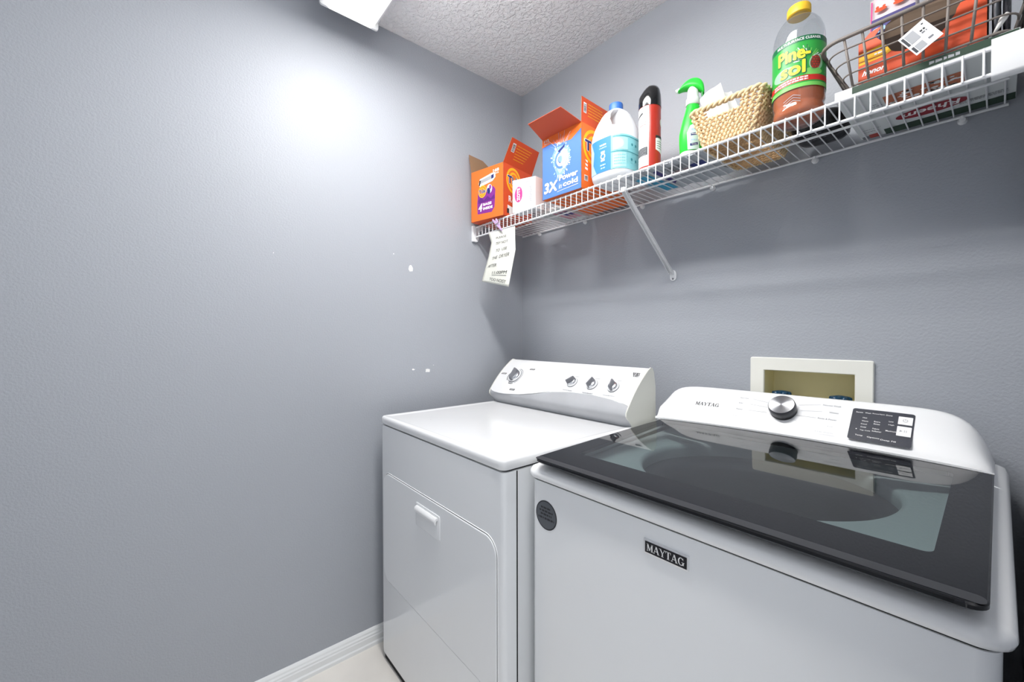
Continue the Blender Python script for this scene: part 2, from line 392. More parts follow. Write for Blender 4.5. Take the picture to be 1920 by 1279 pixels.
# pull handle: pocket frame with a rolled lip
hx0_, hx1_, hz0_, hz1_ = .378, .528, .608, .682
bm = bmesh.new(); P0 = rrect(hx0_, hx1_, hz0_, hz1_, .006, 3)
hd = finish('handle', (lambda b_: (loft(b_, [[(x, y, z) for x, z in rrect(hx0_+o, hx1_-o, hz0_+o, hz1_-o, .006, 3)] for o, y in ((0, DY-.0034), (0, DY-.0055), (.002, DY-.0062))]), b_)[1])(bm), M_enamel2, door, smooth=True, angle=R(30))
bm = bmesh.new(); lip = [(DY-.006, .674), (DY-.009, .675), (DY-.0145, .671), (DY-.0165, .663), (DY-.0150, .656), (DY-.0125, .6555), (DY-.0125, .662), (DY-.0095, .667), (DY-.006, .668)]
loft(bm, [[(x, y, z) for y, z in lip] for x in (hx0_+.01, hx1_-.01)]); finish('handle_lip', bm, M_plastic_w, D, smooth=True, angle=R(50))
# console
def dface(x, t, e=0):
    y = -.2855+.1375*t; z = .962+.140*t; b_ = .010*4*t*(1-t)+e; return Vector((x, y-b_*.70, z+b_*.714))
cx0, cx1 = DX0+.002, DX1-.002
wave = [(.0845, .9742), (.12, .9645), (.17, .9625), (.2114, .9634), (.2992, .9685), (.3806, .9796), (.471, .9957), (.554, 1.0046), (.655, 1.0059), (.7464, .9982), (.8214, .9832)]
def wz(x):
    for (a, za), (b_, zb) in zip(wave, wave[1:]):
        if x <= b_: return za+(zb-za)*(x-a)/(b_-a)
    return wave[-1][1]
bm = bmesh.new(); xs = [cx0+.004+(cx1-cx0-.008)*k/40 for k in range(41)]; rings = []
for x in xs:
    t0 = max(0, (wz(x)-.962)/.140); rg = [tuple(dface(x, t0+(1-t0)*k/12, .0025)) for k in range(13)]
    rg += [(x, -.143, 1.1045), (x, -.132, 1.103), (x, -.128, 1.09), (x, -.17, 1.05), (x, -.22, 1.0), (x, -.262, .982)]
    rings.append(rg)
loft(bm, rings); finish('control_panel', bm, M_plastic_w, D, smooth=True, angle=R(40))
bpf = [(-.255, .9165), (-.2585, .925), (-.268, .938), (-.278, .948), (-.283, .956)]+[tuple(dface(0, t, 0))[1:] for t in (.02, .12, .25, .4, .55)]+[(-.18, 1.06), (-.14, 1.08), (-.125, 1.07), (-.125, .9165)]
bm = bmesh.new(); loft(bm, [[(x, y, z) for y, z in bpf] for x in (cx0+.003, cx1-.003)]); finish('console_band', bm, M_band, D, smooth=True, angle=R(40))
epf = [(-.2535, .9165), (-.257, .925), (-.2675, .938), (-.280, .948), (-.286, .956)]+[tuple(dface(0, t, .0035))[1:] for t in (.02, .1, .25, .4, .55, .7, .85, .97)]+[(-.142, 1.108), (-.130, 1.105), (-.122, 1.09), (-.112, 1.04), (-.11, .9165)]
for xa, xb in ((cx0, cx0+.005), (cx1-.005, cx1)):
    bm = bmesh.new(); loft(bm, [[(x, y, z) for y, z in epf] for x in (xa, xb)]); finish('end_cap', bm, M_cream, D, bevel=.0015)
def knob(root, x, t, r, ang, fn, big=False):
    c = fn(x, t, .0025); n_ = (fn(x, t, .01)-fn(x, t, 0)).normalized(); u = Vector((1, 0, 0)); v = n_.cross(u).normalized()
    def loc(a, b_, d): return c+u*a+v*b_+n_*d
    n = 36
    def rg(rr, d): return [loc(rr*math.cos(2*math.pi*k/n), rr*math.sin(2*math.pi*k/n), d) for k in range(n)]
    bm = bmesh.new(); loft(bm, [rg(r*1.06, 0), rg(r*1.06, .0015)]); k0 = finish('knob', bm, M_grey, root, smooth=True, angle=R(30))
    bm = bmesh.new(); loft(bm, [rg(r*1.0, .0016), rg(r*1.0, .003), rg(r*.97, .004)]); finish('knob_skirt', bm, M_plastic_w, k0, smooth=True, angle=R(30))
    bm = bmesh.new(); loft(bm, [rg(r*.86, .003), rg(r*.84, .007), rg(r*.74, .012), rg(r*.70, .0125)]); finish('knob_dish', bm, M_brush, k0, smooth=True, angle=R(50))
    bm = bmesh.new(); ca, sa = math.cos(ang), math.sin(ang)
    def gp(a, b_, d): return loc(a*ca-b_*sa, a*sa+b_*ca, d)
    rings = []
    for s_ in (-.86, -.8, -.4, 0, .4, .8, .86):
        wd = r*(.2+.06*math.cos(s_*1.6)); hh = .026 if abs(s_) < .82 else .018
        rings.append([gp(s_*r, -wd, .004), gp(s_*r, -wd*.72, hh*.8), gp(s_*r, -wd*.4, hh), gp(s_*r, wd*.4, hh), gp(s_*r, wd*.72, hh*.8), gp(s_*r, wd, .004)])
    loft(bm, rings); finish('knob_grip', bm, M_grey, k0, smooth=True, angle=R(50))
    return k0
knob(D, .205, .483, .034, R(100), dface)
for x, a in ((.5413, 45), (.6368, 75), (.7294, 100)): knob(D, x, .483, .0212, R(a), dface)
dm = lambda u, v, e: dface(u, (v/.182*.127+.013)/.140, .0025+e)
F_ = .182
dc = Decal([]); dc.ring(.205, .43*F_, .041, .0435, M_grey, 0, -60, 85).ring(.205, .43*F_, .041, .0445, M_ink, 0, 170, 220).ring(.205, .43*F_, .041, .0445, M_ink, 0, 250, 290)
dc.build('dial_scale', dm, D)
for (u, v, w_) in ((.283, .69*F_, .032), (.123, .47*F_, .036), (.238, .02*F_+.004, .034)):
    dc = Decal([]); dc.poly([(u-w_/2, v-.004), (u+w_/2-.003, v-.004), (u+w_/2, v+.004), (u-w_/2+.003, v+.004)], M_ink, 0); dc.squig(u-w_/2+.006, u+w_/2-.006, v, .0035, M_white, 1, 3)
    dc.build('dial_label', dm, D)
for x in (.5413, .6368, .7294):
    dc = Decal([]); dc.squig(x-.026, x+.022, .43*F_-.038, .0034, M_link, 1, int(x*100)); dc.build('knob_label', dm, D)
    dc = Decal([]); dc.squig(x-.002, x+.02, .43*F_+.030, .0028, M_link, 1, int(x*70)); dc.build('knob_label', dm, D)
dc = Decal([])
for k in range(4): dc.squig(.772+.003*k, .802, .83*F_-k*.0055+.002, .0045, M_ink, 1, 11+k)
dc.build('model_print', dm, D)

# ------------------------------------------------------------------ washer
WX0, WX1, WY, WB = .8475, 1.5985, -.728, -.04
W = thing('washing_machine', 'white top-loading washing machine with dark glass lid, standing right of the dryer', 'washer', (1.22, -.38, 0))
SL = .0602
def wrr(o, n=8, r=.022): return rrect(WX0+o, WX1-o, WY+o, WB-o, max(r-o, .004), n)
# open-topped cabinet shell
bm = bmesh.new(); loft(bm, [[(x, y, z) for x, y in wrr(0)] for z in (.02, .8685)], True, True, False); loft(bm, [[(x, y, z) for x, y in wrr(.012)] for z in (.8685, .03)], True, False, True)
loft(bm, [[(x, y, .8685) for x, y in wrr(o)] for o in (0, .012)], True, False, False)
bmesh.ops.remove_doubles(bm, verts=bm.verts[:], dist=1e-6)
finish('cabinet', bm, M_enamel2, W, smooth=True, angle=R(40))
bm = bmesh.new(); box(bm, WX0+.04, WX1-.04, WY+.03, WB-.04, 0, .02); finish('foot_base', bm, M_gap, W)
bm = bmesh.new(); loft(bm, [[(x, y, z) for x, y in wrr(.003)] for z in (.8685, .8725)], True, False, False); finish('top_gap', bm, M_gap, W)
# top rim; inner opening is a circle
def zsl(y): return SL*max(0, y-(WY+.015))
N = len(wrr(0))
def ringz(o, z, sl=1.): return [(x, y, z+sl*zsl(y)) for x, y in wrr(o)]
import cmath
def circ(cx, cy, r, z, ref): 
    out = []
    for x, y in ref:
        a = math.atan2(y-cy, x-cx); out.append((cx+r*math.cos(a), cy+r*math.sin(a), z))
    return out
def densify(P, k=5):
    out = []
    for i, p in enumerate(P):
        q = P[(i+1) % len(P)]
        for j in range(k): out.append(tuple(p[c_]+(q[c_]-p[c_])*j/k for c_ in range(len(p))))
    return out
def rz_(o, z, sl=1.): return densify(ringz(o, z, sl))
TCX, TCY, TR = 1.219, -.346, .256
bm = bmesh.new()
rings = [rz_(.006, .8705, 0), rz_(-.002, .8722, 0), rz_(-.0085, .876, .1), rz_(-.011, .883, .4), rz_(-.0095, .8905, .8), rz_(-.004, .8965, 1), rz_(.006, .9005, 1), rz_(.018, .9025, 1), rz_(.034, .9035, 1), rz_(.046, .9025, 1), rz_(.05, .893, 1)]
loft(bm, rings, True, False, False); finish('top_rim', bm, M_enamel, W, smooth=True, angle=R(60))
def boxray(a, o):
    c_, s_ = math.cos(a), math.sin(a); t = min(((WX1-o-TCX) if c_ > 0 else (TCX-WX0-o))/max(abs(c_), 1e-6), ((WB-.012-TCY) if s_ > 0 else (TCY-WY-o))/max(abs(s_), 1e-6)); return (TCX+c_*t, TCY+s_*t)
ref = [boxray(2*math.pi*k/160, .049) for k in range(160)]
bm = bmesh.new(); loft(bm, [[(x, y, .896+zsl(y)*.5) for x, y in ref], circ(TCX, TCY, TR+.008, .8945, ref), circ(TCX, TCY, TR, .890, ref), circ(TCX, TCY, TR-.002, .880, ref), circ(TCX, TCY, TR+.002, .855, ref)], True, False, False)
finish('tub_cover', bm, M_tubdeck, W, smooth=True, angle=R(60))
bm = bmesh.new(); lathe(bm, [(TR+.012, .855), (TR-.012, .852), (TR-.03, .842), (TR-.034, .825), (TR-.026, .80), (TR-.024, .56), (TR-.06, .52), (.09, .50), (.05, .53), (.02, .56), (0.001, .562)], (TCX, TCY), 64, cap0=False, cap1=False)
finish('tub', bm, M_tub, W, smooth=True, angle=R(50))
# lid
def zlid(y): return .9257+(y+.742)*SL
def ybase(x): return -.230+.033*(1-((x-1.24)/.35)**2) if .89 < x < 1.59 else -.230
outer = []
def arc(cx, cy, r, a0, a1, n=6): return [(cx+r*math.cos(R(a0+(a1-a0)*k/n)), cy+r*math.sin(R(a0+(a1-a0)*k/n))) for k in range(n+1)]
outer += arc(.872+.02, -.742+.02, .02, 180, 270) + [(.872+(1.59-.872)*k/10, -.742-.004*k/10) for k in range(1, 10)] + arc(1.5885-.018, -.746+.018, .018, 270, 360)
outer += [(1.5885, -.6), (1.5885, -.45), (1.5885, -.3)]
outer += [(1.5885-(1.5885-.909)*k/16, ybase(1.5885-(1.5885-.909)*k/16)-.003) for k in range(17)]
outer += [(.900, -.35), (.888, -.5), (.878, -.63)]
winp = rrect(.932, 1.5388, -.647, -.262, .012, 5)
def lid_mesh(P, hole, z_off0, z_off1, edge=.0022):
    bm = bmesh.new()
    def fillring(z, inset, flip):
        cx = sum(p[0] for p in P)/len(P); cy = sum(p[1] for p in P)/len(P)
        q = [(cx+(x-cx)*(1-inset/.35), cy+(y-cy)*(1-inset/.25)) for x, y in P]
        vo = [bm.verts.new((x, y, zlid(y)+z)) for x, y in q]; eo = [bm.edges.new((vo[i], vo[(i+1) % len(vo)])) for i in range(len(vo))]
        vh = [bm.verts.new((x, y, zlid(y)+z)) for x, y in hole]; eh = [bm.edges.new((vh[i], vh[(i+1) % len(vh)])) for i in range(len(vh))]
        bmesh.ops.triangle_fill(bm, use_beauty=True, edges=eo+eh)
        return vo, vh
    to, th = fillring(0, edge, False); bo, bh = fillring(-z_off1, edge*1.5, True)
    cx = sum(p[0] for p in P)/len(P)
    mid = [[bm.verts.new((x, y, zlid(y)-d)) for x, y in P] for d in (.002, z_off1-.003)]
    seq = [to]+mid+[bo]
    for a, b_ in zip(seq, seq[1:]):
        for i in range(len(P)): bm.faces.new([a[i], a[(i+1) % len(P)], b_[(i+1) % len(P)], b_[i]])
    for i in range(len(hole)): bm.faces.new([th[i], th[(i+1) % len(hole)], bh[(i+1) % len(hole)], bh[i]])
    return bm
lid = finish('lid', lid_mesh(outer, winp, 0, .0095), M_bglass, W, smooth=True, angle=R(25))
bm = bmesh.new(); bm.faces.new([bm.verts.new((x, y, zlid(y)-.0001)) for x, y in winp]); pane = finish('lid_window', bm, M_win, lid, solid=-1)
bm = bmesh.new(); loft(bm, [[(x, y, zlid(y)+.0001+e) for x, y in rrect(.8755, 1.5865, -.7415, -.722, .008, 4)] for e in (0, .0004)]); finish('lid_front_trim', bm, mat('satin_dark_grey', (50, 51, 54), .3), lid)
# black bar drawn in for the shadow in the gap between lid and top
bm = bmesh.new(); tube(bm, [(.90, -.722, zlid(-.722)-.0125), (1.57, -.724, zlid(-.724)-.0125)], .0028, 6); finish('lid_gap_shadow', bm, M_black, lid)
# console
def ztop(x):
    d = max(0, min(x-.846, 1.5885-x)); return .948+.1045*(1-math.exp(-d/.026))
def wface(x, t, e=0):
    yb = ybase(x)+.002; yt = -.100; zb = zlid(yb)-.001; zt = ztop(x)
    y = yb+(yt-yb)*t; z = zb+(zt-zb)*t
    return Vector((x, y-e*.69, z+e*.724))
bm = bmesh.new(); rings = []; K = 48
def xmap(s, t):   # s 0..1 along, t up the face; the left end leans
    xl = .889+(.8495-.889)*min(1, max(0, t)); return xl+(1.5885-xl)*s
for k in range(K+1):
    s = .5-.5*math.cos(math.pi*k/K); s = .5*s+.5*(k/K); rg = []
    for t in (0, .02, .06, .12, .2, .35, .5, .65, .8, .92, .98, 1.0):
        x = xmap(s, t); p = wface(x, t)
        lipo = {0: .0, .02: .0035, .06: .0015, .12: -.0055, .2: -.006, .35: -.0025}.get(t, 0); p += Vector((0, -.69, .724))*lipo
        if t == 1.0: p += Vector((0, .004, -.0005))
        rg.append(tuple(p))
    x = xmap(s, 1); zt = ztop(x)
    rg += [(x, -.075, zt-.002), (x, -.055, zt-.010), (x, -.048, zt-.02 if zt > .96 else zt-.005), (x, -.045, .93)]
    rg += [(x, -.10, .925)]
    rings.append(rg)
loft(bm, rings); con = finish('console', bm, M_plastic_w, W, smooth=True, angle=R(50))
FW = .139
wm = lambda u, v, e: wface(u, v/FW, e)
# serif lettering drawn from strokes
def serif(word, mat_, dc, u, v, h, l=1, wscale=1.):
    S = {}
    def st(a, b_, w_): 
        d = Vector((b_[0]-a[0], b_[1]-a[1])); return [(a[0]-w_/2, a[1]), (a[0]+w_/2, a[1]), (b_[0]+w_/2, b_[1]), (b_[0]-w_/2, b_[1])]
    def sf(x, y, w_=.26): return [(x-w_/2, y-.03), (x+w_/2, y-.03), (x+w_/2, y+.03), (x-w_/2, y+.03)]
    S['M'] = (1.0, [st((.15, 0), (.15, 1), .08), st((.17, 1), (.5, .08), .17), st((.5, .08), (.80, 1), .07), st((.82, 0), (.82, 1), .18), sf(.15, .03), sf(.13, .97, .24), sf(.82, .03, .34), sf(.84, .97, .30)])
    S['A'] = (.92, [st((.12, 0), (.45, 1), .07), st((.78, 0), (.45, 1), .19), [(.24, .3), (.66, .3), (.64, .37), (.27, .37)], sf(.12, .03), sf(.78, .03, .34)])
    S['Y'] = (.86, [st((.45, 0), (.45, .48), .18), st((.45, .42), (.13, 1), .18), st((.47, .42), (.78, 1), .07), sf(.45, .03, .36), sf(.13, .97, .34), sf(.78, .97, .26)])
    S['T'] = (.8, [st((.42, 0), (.42, 1), .19), [(.05, .93), (.79, .93), (.79, 1), (.05, 1)], [(.05, .72), (.10, .72), (.13, .95), (.05, .95)], [(.74, .72), (.79, .72), (.79, .95), (.71, .95)], sf(.42, .03, .38)])
    g = []
    for k in range(22):
        a, b_ = R(48+k*12), R(48+(k+1)*12); tk = lambda q: .05+.13*abs(math.cos(q))
        pt = lambda q, rr: (.46+.40*math.cos(q)*rr, .5+.5*math.sin(q)*rr)
        if math.degrees(b_) > 318: break
        g.append([pt(a, 1), pt(b_, 1), pt(b_, 1-2.3*tk(b_)), pt(a, 1-2.3*tk(a))])
    S['G'] = (.98, g+[st((.76, .06), (.76, .42), .17), sf(.74, .42, .4), [(.72, .68), (.77, .68), (.77, 1), (.72, .9)]])
    tot = sum(S[c][0] for c in word); x = -tot/2
    for c in word:
        for P in S[c][1]: dc.poly([(u+(x+a)*h*wscale, v+(b_-.5)*h) for a, b_ in P], mat_, l)
        x += S[c][0]
M_cycle = mat('grey_cycle_ink', (132, 134, 140), .6)
dc = Decal([]); serif('MAYTAG', M_ink, dc, 1.018, .53*FW, .0125, 1, 1.02); dc.build('brand_lettering', wm, con, step=.008)
for k, (s_, u, t) in enumerate([('Heavy Duty', 1.112, .80), ('Bulky', 1.108, .66), ('Power', 1.110, .50), ('Delicates', 1.112, .33), ('Normal Wash', 1.318, .84), ('Whites', 1.325, .68), ('Rinse & Power', 1.315, .52), ('Drain & Spin', 1.318, .36), ('Clean Washer', 1.315, .22)]):
    dc = Decal([]); q_ = 1 if k < 4 else -1
    dc.text(s_, u, t*FW, h=.0045, m=M_cycle).line((u+q_*.024, t*FW), (u+q_*.070, (t*.8+.1)*FW), .0006, M_link)
    dc.build('cycle_label', wm, con, step=.008, base=.0007)
# display
def rr2(u0, v0, u1, v1, r): return [(a, b_) for a, b_ in rrect(u0, u1, v0, v1, r, 4)]
dc = Decal([]); u0, u1, v0, v1 = 1.3605, 1.4715, .175*FW, .845*FW; dc.poly(rr2(u0, v0, u1, v1, .005), M_slate, 0)
for s_, u, w_ in (('Sense', 1.374, .013), ('Wash', 1.390, .011), ('Rinse/Spin', 1.409, .022), ('Done', 1.428, .011)): dc.text(s_, u, .765*FW, w_=w_, h=.0034, m=M_white, bold=.01)
for s_, u, t, w_ in (('Hot', 1.386, .655, .008), ('Warm', 1.387, .585, .012), ('Cool', 1.386, .52, .011), ('Cold', 1.386, .455, .010), ('Tap Cold', 1.390, .385, .019), ('Extra', 1.409, .60, .011), ('Rinse', 1.409, .55, .011), ('Fabric', 1.409, .45, .012), ('Softener', 1.411, .40, .017), ('Low', 1.433, .64, .008), ('High', 1.434, .57, .010), ('Maximum', 1.435, .445, .018), ('Temp', 1.381, .27, .014), ('Options', 1.407, .26, .022), ('Deep Fill', 1.433, .245, .026)):
    dc.text(s_, u, t*FW, w_=w_, h=.0046 if t < .3 else .0036, m=M_white, bold=.012)
dc.ell(1.374, .40*FW, .0012, .0012, M_white, 1)
dsp = dc.build('display', wm, con, base=.0006, step=.006)
for k, (a, b_) in enumerate(((.545+.06, .765), (.375, .565))):
    bm = bmesh.new(); P = rr2(1.4445, a*FW, 1.4685, b_*FW, .001); loft(bm, [[wm(u, v, e) for u, v in P] for e in (.0006, .0022)]); bt = finish('button', bm, M_white, con)
    dc = Decal([]); cu_, cv = 1.4565, (a+b_)/2*FW
    if k == 0: dc.ring(cu_, cv, .0036, .0042, M_grey, 0, 120, 420, 20).line((cu_, cv+.001), (cu_, cv+.005), .0007, M_grey)
    else: dc.poly([(cu_-.007, cv-.003), (cu_-.002, cv), (cu_-.007, cv+.003)], M_link, 0).line((cu_+.001, cv-.003), (cu_+.001, cv+.003), .0009, M_link).line((cu_+.004, cv-.003), (cu_+.004, cv+.003), .0009, M_link)
    dc.build('button_symbol', lambda u, v, e: wm(u, v, e+.0022), bt)
# big selector knob
c = wface(1.2165, .60); n_ = Vector((0, -.69, .724)); uu = Vector((1, 0, 0)); v_ = n_.cross(uu)
def kr(r, d, n=64): return [c+n_*d+uu*(r*math.cos(2*math.pi*k/n))+v_*(r*math.sin(2*math.pi*k/n)) for k in range(n)]
bm = bmesh.new(); loft(bm, [kr(.0315, -.002), kr(.0315, .006)]); kk = finish('knob', bm, M_black, W, smooth=True, angle=R(30))
bm = bmesh.new(); loft(bm, [kr(.0315, .006), kr(.0325, .014), kr(.0315, .024), kr(.030, .0258)]); finish('knob_ring', bm, M_dgrey, kk, smooth=True, angle=R(50))
M_ani = mat('spun_steel', (232, 233, 236), .22, metal=1.0)
b = M_ani.node_tree.nodes['Principled BSDF']; b.inputs['Anisotropic'].default_value = .85
tg = M_ani.node_tree.nodes.new('ShaderNodeTangent'); tg.direction_type = 'RADIAL'; tg.axis = 'Z'
bm = bmesh.new(); P = kr(.0298, .0262); ce = bm.verts.new(c+n_*.0262); rv = [bm.verts.new(p) for p in P]
for i in range(len(rv)): bm.faces.new([ce, rv[i], rv[(i+1) % len(rv)]])
_Q = Matrix((uu, v_, n_)).transposed().to_4x4(); _Q.translation = c+n_*.0262
_W = rootmat(W); bm.transform(_Q.inverted())
kf = finish('knob_face', bm, M_ani, kk, world=False); kf.matrix_local = _W.inverted() @ _Q
M_ani.node_tree.links.new(tg.outputs[0], b.inputs['Tangent'])
# front badge and round sticker
fm = plane_map((1.2072, WY, .8242), (1, 0, 0), (0, 0, 1))
bm = bmesh.new(); P = rr2(-.0435, -.0135, .0435, .0135, .0008); Q = rr2(-.0405, -.0105, .0405, .0105, .0006)
loft(bm, [[fm(u, v, -e) for u, v in P_] for P_, e in ((P, 0), (P, -.003), (Q, -.0035), (Q, -.002))]); bg = finish('badge', bm, mat('bright_metal_trim', (235, 236, 238), .3, metal=.6), W)
dc = Decal([]); dc.rect(-.0403, -.0104, .0403, .0104, mat('badge_black', (20, 21, 28), .4), 0); serif('MAYTAG', M_white, dc, 0, 0, .0138, 1, .98)
dc.build('lettering', lambda u, v, e: fm(u, v, .0035+e), bg)
sm = plane_map((.902, WY, .792), (1, 0, 0), (0, 0, 1))
dc = Decal([]); dc.ell(0, 0, .0345, .0345, M_ink, 0, 48).ell(0, 0, .0318, .0318, mat('sticker_grey', (88, 92, 98), .45), 1, 48)
for k, (wd, v) in enumerate(((.034, .017), (.044, .009), (.036, .001), (.052, -.008))): dc.squig(-wd/2, wd/2, v, .005, M_ink, 2, 40+k)
st_ = dc.build('sticker', sm, W, base=.0005); st_['label'] = 'round dark grey sticker on the front'
# ------------------------------------------------------------------ outlet box in the wall
O = thing('washer_outlet_box', 'white-framed recessed water supply box in the back wall above the washer', 'outlet box', (1.234, 0, .9))
bm = bmesh.new()
fo = rrect(1.0865, 1.3825, .90, 1.1505, .006, 4); fi = rrect(1.1255, 1.3435, .962, 1.1115, .002, 4)
rg = [[(x, y, z) for x, z in P_] for P_, y in ((fo, 0), (fo, -.006), (rrect(1.0885, 1.3805, .902, 1.1485, .005, 4), -.009), (rrect(1.1235, 1.3455, .960, 1.1135, .002, 4), -.009), (fi, -.007), (fi, 0))]
loft(bm, rg, True, False, False); finish('frame', bm, mat('ivory_frame_plastic', (234, 234, 226), .4), O)
bm = bmesh.new(); P_ = rrect(1.1245, 1.3445, .9615, 1.1125, .002, 3); loft(bm, [[(x, y, z) for x, z in P_] for y in (-.001, .08)], True, False, True); finish('recess', bm, M_brass, O, solid=-1)
for px_ in (1.160, 1.305):
    bm = bmesh.new(); tube(bm, [(px_, .045, .965), (px_, .045, 1.03)], .012, 16); vb = finish('valve', bm, M_silver, O, smooth=True, angle=R(40))
    bm = bmesh.new(); n = 48; rgs = []
    for r, z in ((.012, 1.028), (.0225, 1.030), (.024, 1.036), (.0225, 1.044), (.012, 1.047), (.006, 1.048)):
        rgs.append([(px_+(r+.0032*math.cos(8*2*math.pi*k/n)*(r > .02))*math.cos(2*math.pi*k/n), .036+(r+.0032*math.cos(8*2*math.pi*k/n)*(r > .02))*math.sin(2*math.pi*k/n), z) for k in range(n)])
    loft(bm, rgs); finish('valve_handle', bm, M_valve, vb, smooth=True, angle=R(60))


# ------------------------------------------------------------------ wire shelf
SZ, SY = 1.7205, -.302
TOP = SZ+.0075       # where things stand
S = thing('wire_shelf', 'white vinyl-coated wire shelf along the back wall above both machines', 'shelf', (.8, -.15, SZ))
def rail(name, y, z, r, x0=.012, x1=1.60):
    bm = bmesh.new(); tube(bm, [(x0, y, z), (x1, y, z)], r, 10); return finish(name, bm, M_wire, S, smooth=True, angle=R(40))
rail('front_rail', SY, SZ, .0036); rail('lower_rail', SY, 1.6755, .0036, .012, 1.618); rail('back_rail', -.008, SZ, .0032); rail('middle_rail', -.158, SZ-.003, .003)
bm = bmesh.new(); r_ = .0016; z_ = SZ+.0045
tube(bm, [(0, -.006, z_), (0, -.15, z_), (0, SY+.004, z_), (0, SY-.001, z_-.0008), (0, SY-.0042, z_-.005), (0, SY-.0046, z_-.02), (0, SY-.0046, 1.6755)], r_, 6)
base_w = finish('cross_wire', bm, M_wire, S, smooth=True, angle=R(40), world=False)
# local frame of the shelf: undo the root offset once for the shared mesh
base_w.data.transform(Matrix.Translation((0, .15, -SZ)))
x = 1.290-.0254*50; first = True
while x < 1.60:
    if x > .015:
        o = base_w if first else base_w.copy()
        if not first: C.objects.link(o); o.parent = S
        o.location = (x-.8, 0, 0); first = False
    x += .0254
# end brackets
def endbr(x0, x1, side):
    bm = bmesh.new()
    P = [(-.318, 1.7275), (-.262, 1.7275), (-.262, 1.712), (-.285, 1.705), (-.285, 1.668), (-.291, 1.6545), (-.318, 1.6545)]
    prism(bm, P, lambda u, v, d: (d, u, v), x0, x1); finish('end_bracket', bm, M_plastic_w, S, bevel=.002)
endbr(0, .014, 0)
bm = bmesh.new(); P = rrect(-.3145, -.292, 1.6655, 1.733, .005, 4); loft(bm, [[(x, y, z) for y, z in P] for x in (1.578, RX-.0005)]); finish('end_bracket', bm, M_plastic_w, S, smooth=True, angle=R(35))
for x in (.1319, .4165, .965, 1.2502, 1.5321, .70):
    bm = bmesh.new(); rr3_ = [[(x+r*math.cos(a), y, 1.7125+r*math.sin(a)) for a in [2*math.pi*k/16 for k in range(16)]] for r, y in ((.0085, 0), (.0085, -.006), (.006, -.0085), (.0055, -.012), (.002, -.0125))]
    loft(bm, rr3_); tube(bm, [(x, -.004, 1.716), (x, -.012, 1.7185), (x, -.0125, 1.7215)], .003, 8); finish('wall_clip', bm, M_plastic_w, S, smooth=True, angle=R(50))
# diagonal support brace: channel from lip to wall
a = Vector((.823, -.300, 1.676)); b_ = Vector((.823, -.010, 1.447)); d = (b_-a).normalized(); nn = Vector((1, 0, 0)).cross(d).normalized()
bm = bmesh.new(); prof_ = [(-.0075, -.001), (-.0075, .009), (-.006, .009), (-.006, .001), (.006, .001), (.006, .009), (.0075, .009), (.0075, -.001)]
loft(bm, [[p+Vector((1, 0, 0))*u+nn*-v for u, v in prof_] for p in (a, b_)]); br = finish('support_brace', bm, M_wire, S)
bm = bmesh.new(); P = [(math.cos(t)*.0125, math.sin(t)*.0125-.0 if math.sin(t) < 0 else math.sin(t)*.016+.01) for t in [2*math.pi*k/24 for k in range(24)]]
loft(bm, [[(.8255+u, y, 1.428+v) for u, v in P] for y in (0, -.004)])
finish('brace_foot', bm, M_wire, br, bevel=.001)
bm = bmesh.new(); box(bm, .8165, .8295, -.012, -.002, 1.436, 1.452); finish('brace_neck', bm, M_wire, br, bevel=.002)
bm = bmesh.new(); lathe(bm, [(.0035, 0), (.0035, .002), (.001, .003)], (0, 0), 12); bm.transform(Matrix.Translation((.8255, -.004, 1.423)) @ Matrix.Rotation(R(90), 4, 'X')); finish('screw', bm, M_grey, br)
bm = bmesh.new(); prism(bm, [(-.312, 1.669), (-.312, 1.684), (-.3, 1.684), (-.297, 1.672)], lambda u, v, d_: (d_, u, v), .816, .830); finish('brace_hook', bm, M_plastic_w, br, bevel=.0015)
# clip gripping the front rail
bm = bmesh.new(); box(bm, .800, .812, SY-.006, SY+.006, 1.7135, 1.727); finish('rail_clip', bm, M_plastic_w, S, bevel=.002)
# ------------------------------------------------------------------ things on the shelf
def open_box(root, A, B, depth, z0, zf, zs, m_front, m_side, th=.0016, zb=None):
    """carton with open top in world space; A,B front bottom corners; zf/zs heights of front and sides"""
    A = Vector((*A, z0)); B = Vector((*B, z0)); u = (B-A).normalized(); v = Vector((-u.y, u.x, 0)); Wd = (B-A).length; zb = zb or zf
    def P(a, b_, z): return A+u*a+v*b_+Vector((0, 0, z))
    bm = bmesh.new()
    def panel(c, n_, mi):   # four corners, inward normal, thickness
        a = [bm.verts.new(p) for p in c]; b2 = [bm.verts.new(p+n_*th) for p in c]
        bm.faces.new(a[::-1]).material_index = mi; bm.faces.new(b2).material_index = 2
        for i in range(4): bm.faces.new([a[i], a[(i+1) % 4], b2[(i+1) % 4], b2[i]]).material_index = 2
    panel([P(0, 0, 0), P(Wd, 0, 0), P(Wd, 0, zf), P(0, 0, zf)], v, 0)
    panel([P(Wd, 0, 0), P(Wd, depth, 0), P(Wd, depth, zs), P(Wd, 0, zf)], -u, 1)
    panel([P(0, depth, 0), P(0, 0, 0), P(0, 0, zf), P(0, depth, zs)], u, 1)
    panel([P(Wd, depth, 0), P(0, depth, 0), P(0, depth, zb), P(Wd, depth, zb)], -v, 1)
    panel([P(0, 0, 0), P(0, depth, 0), P(Wd, depth, 0), P(Wd, 0, 0)], Vector((0, 0, 1)), 1)
    finish('carton_body', bm, [m_front, m_side, M_card], root)
    return P, u, v, Wd
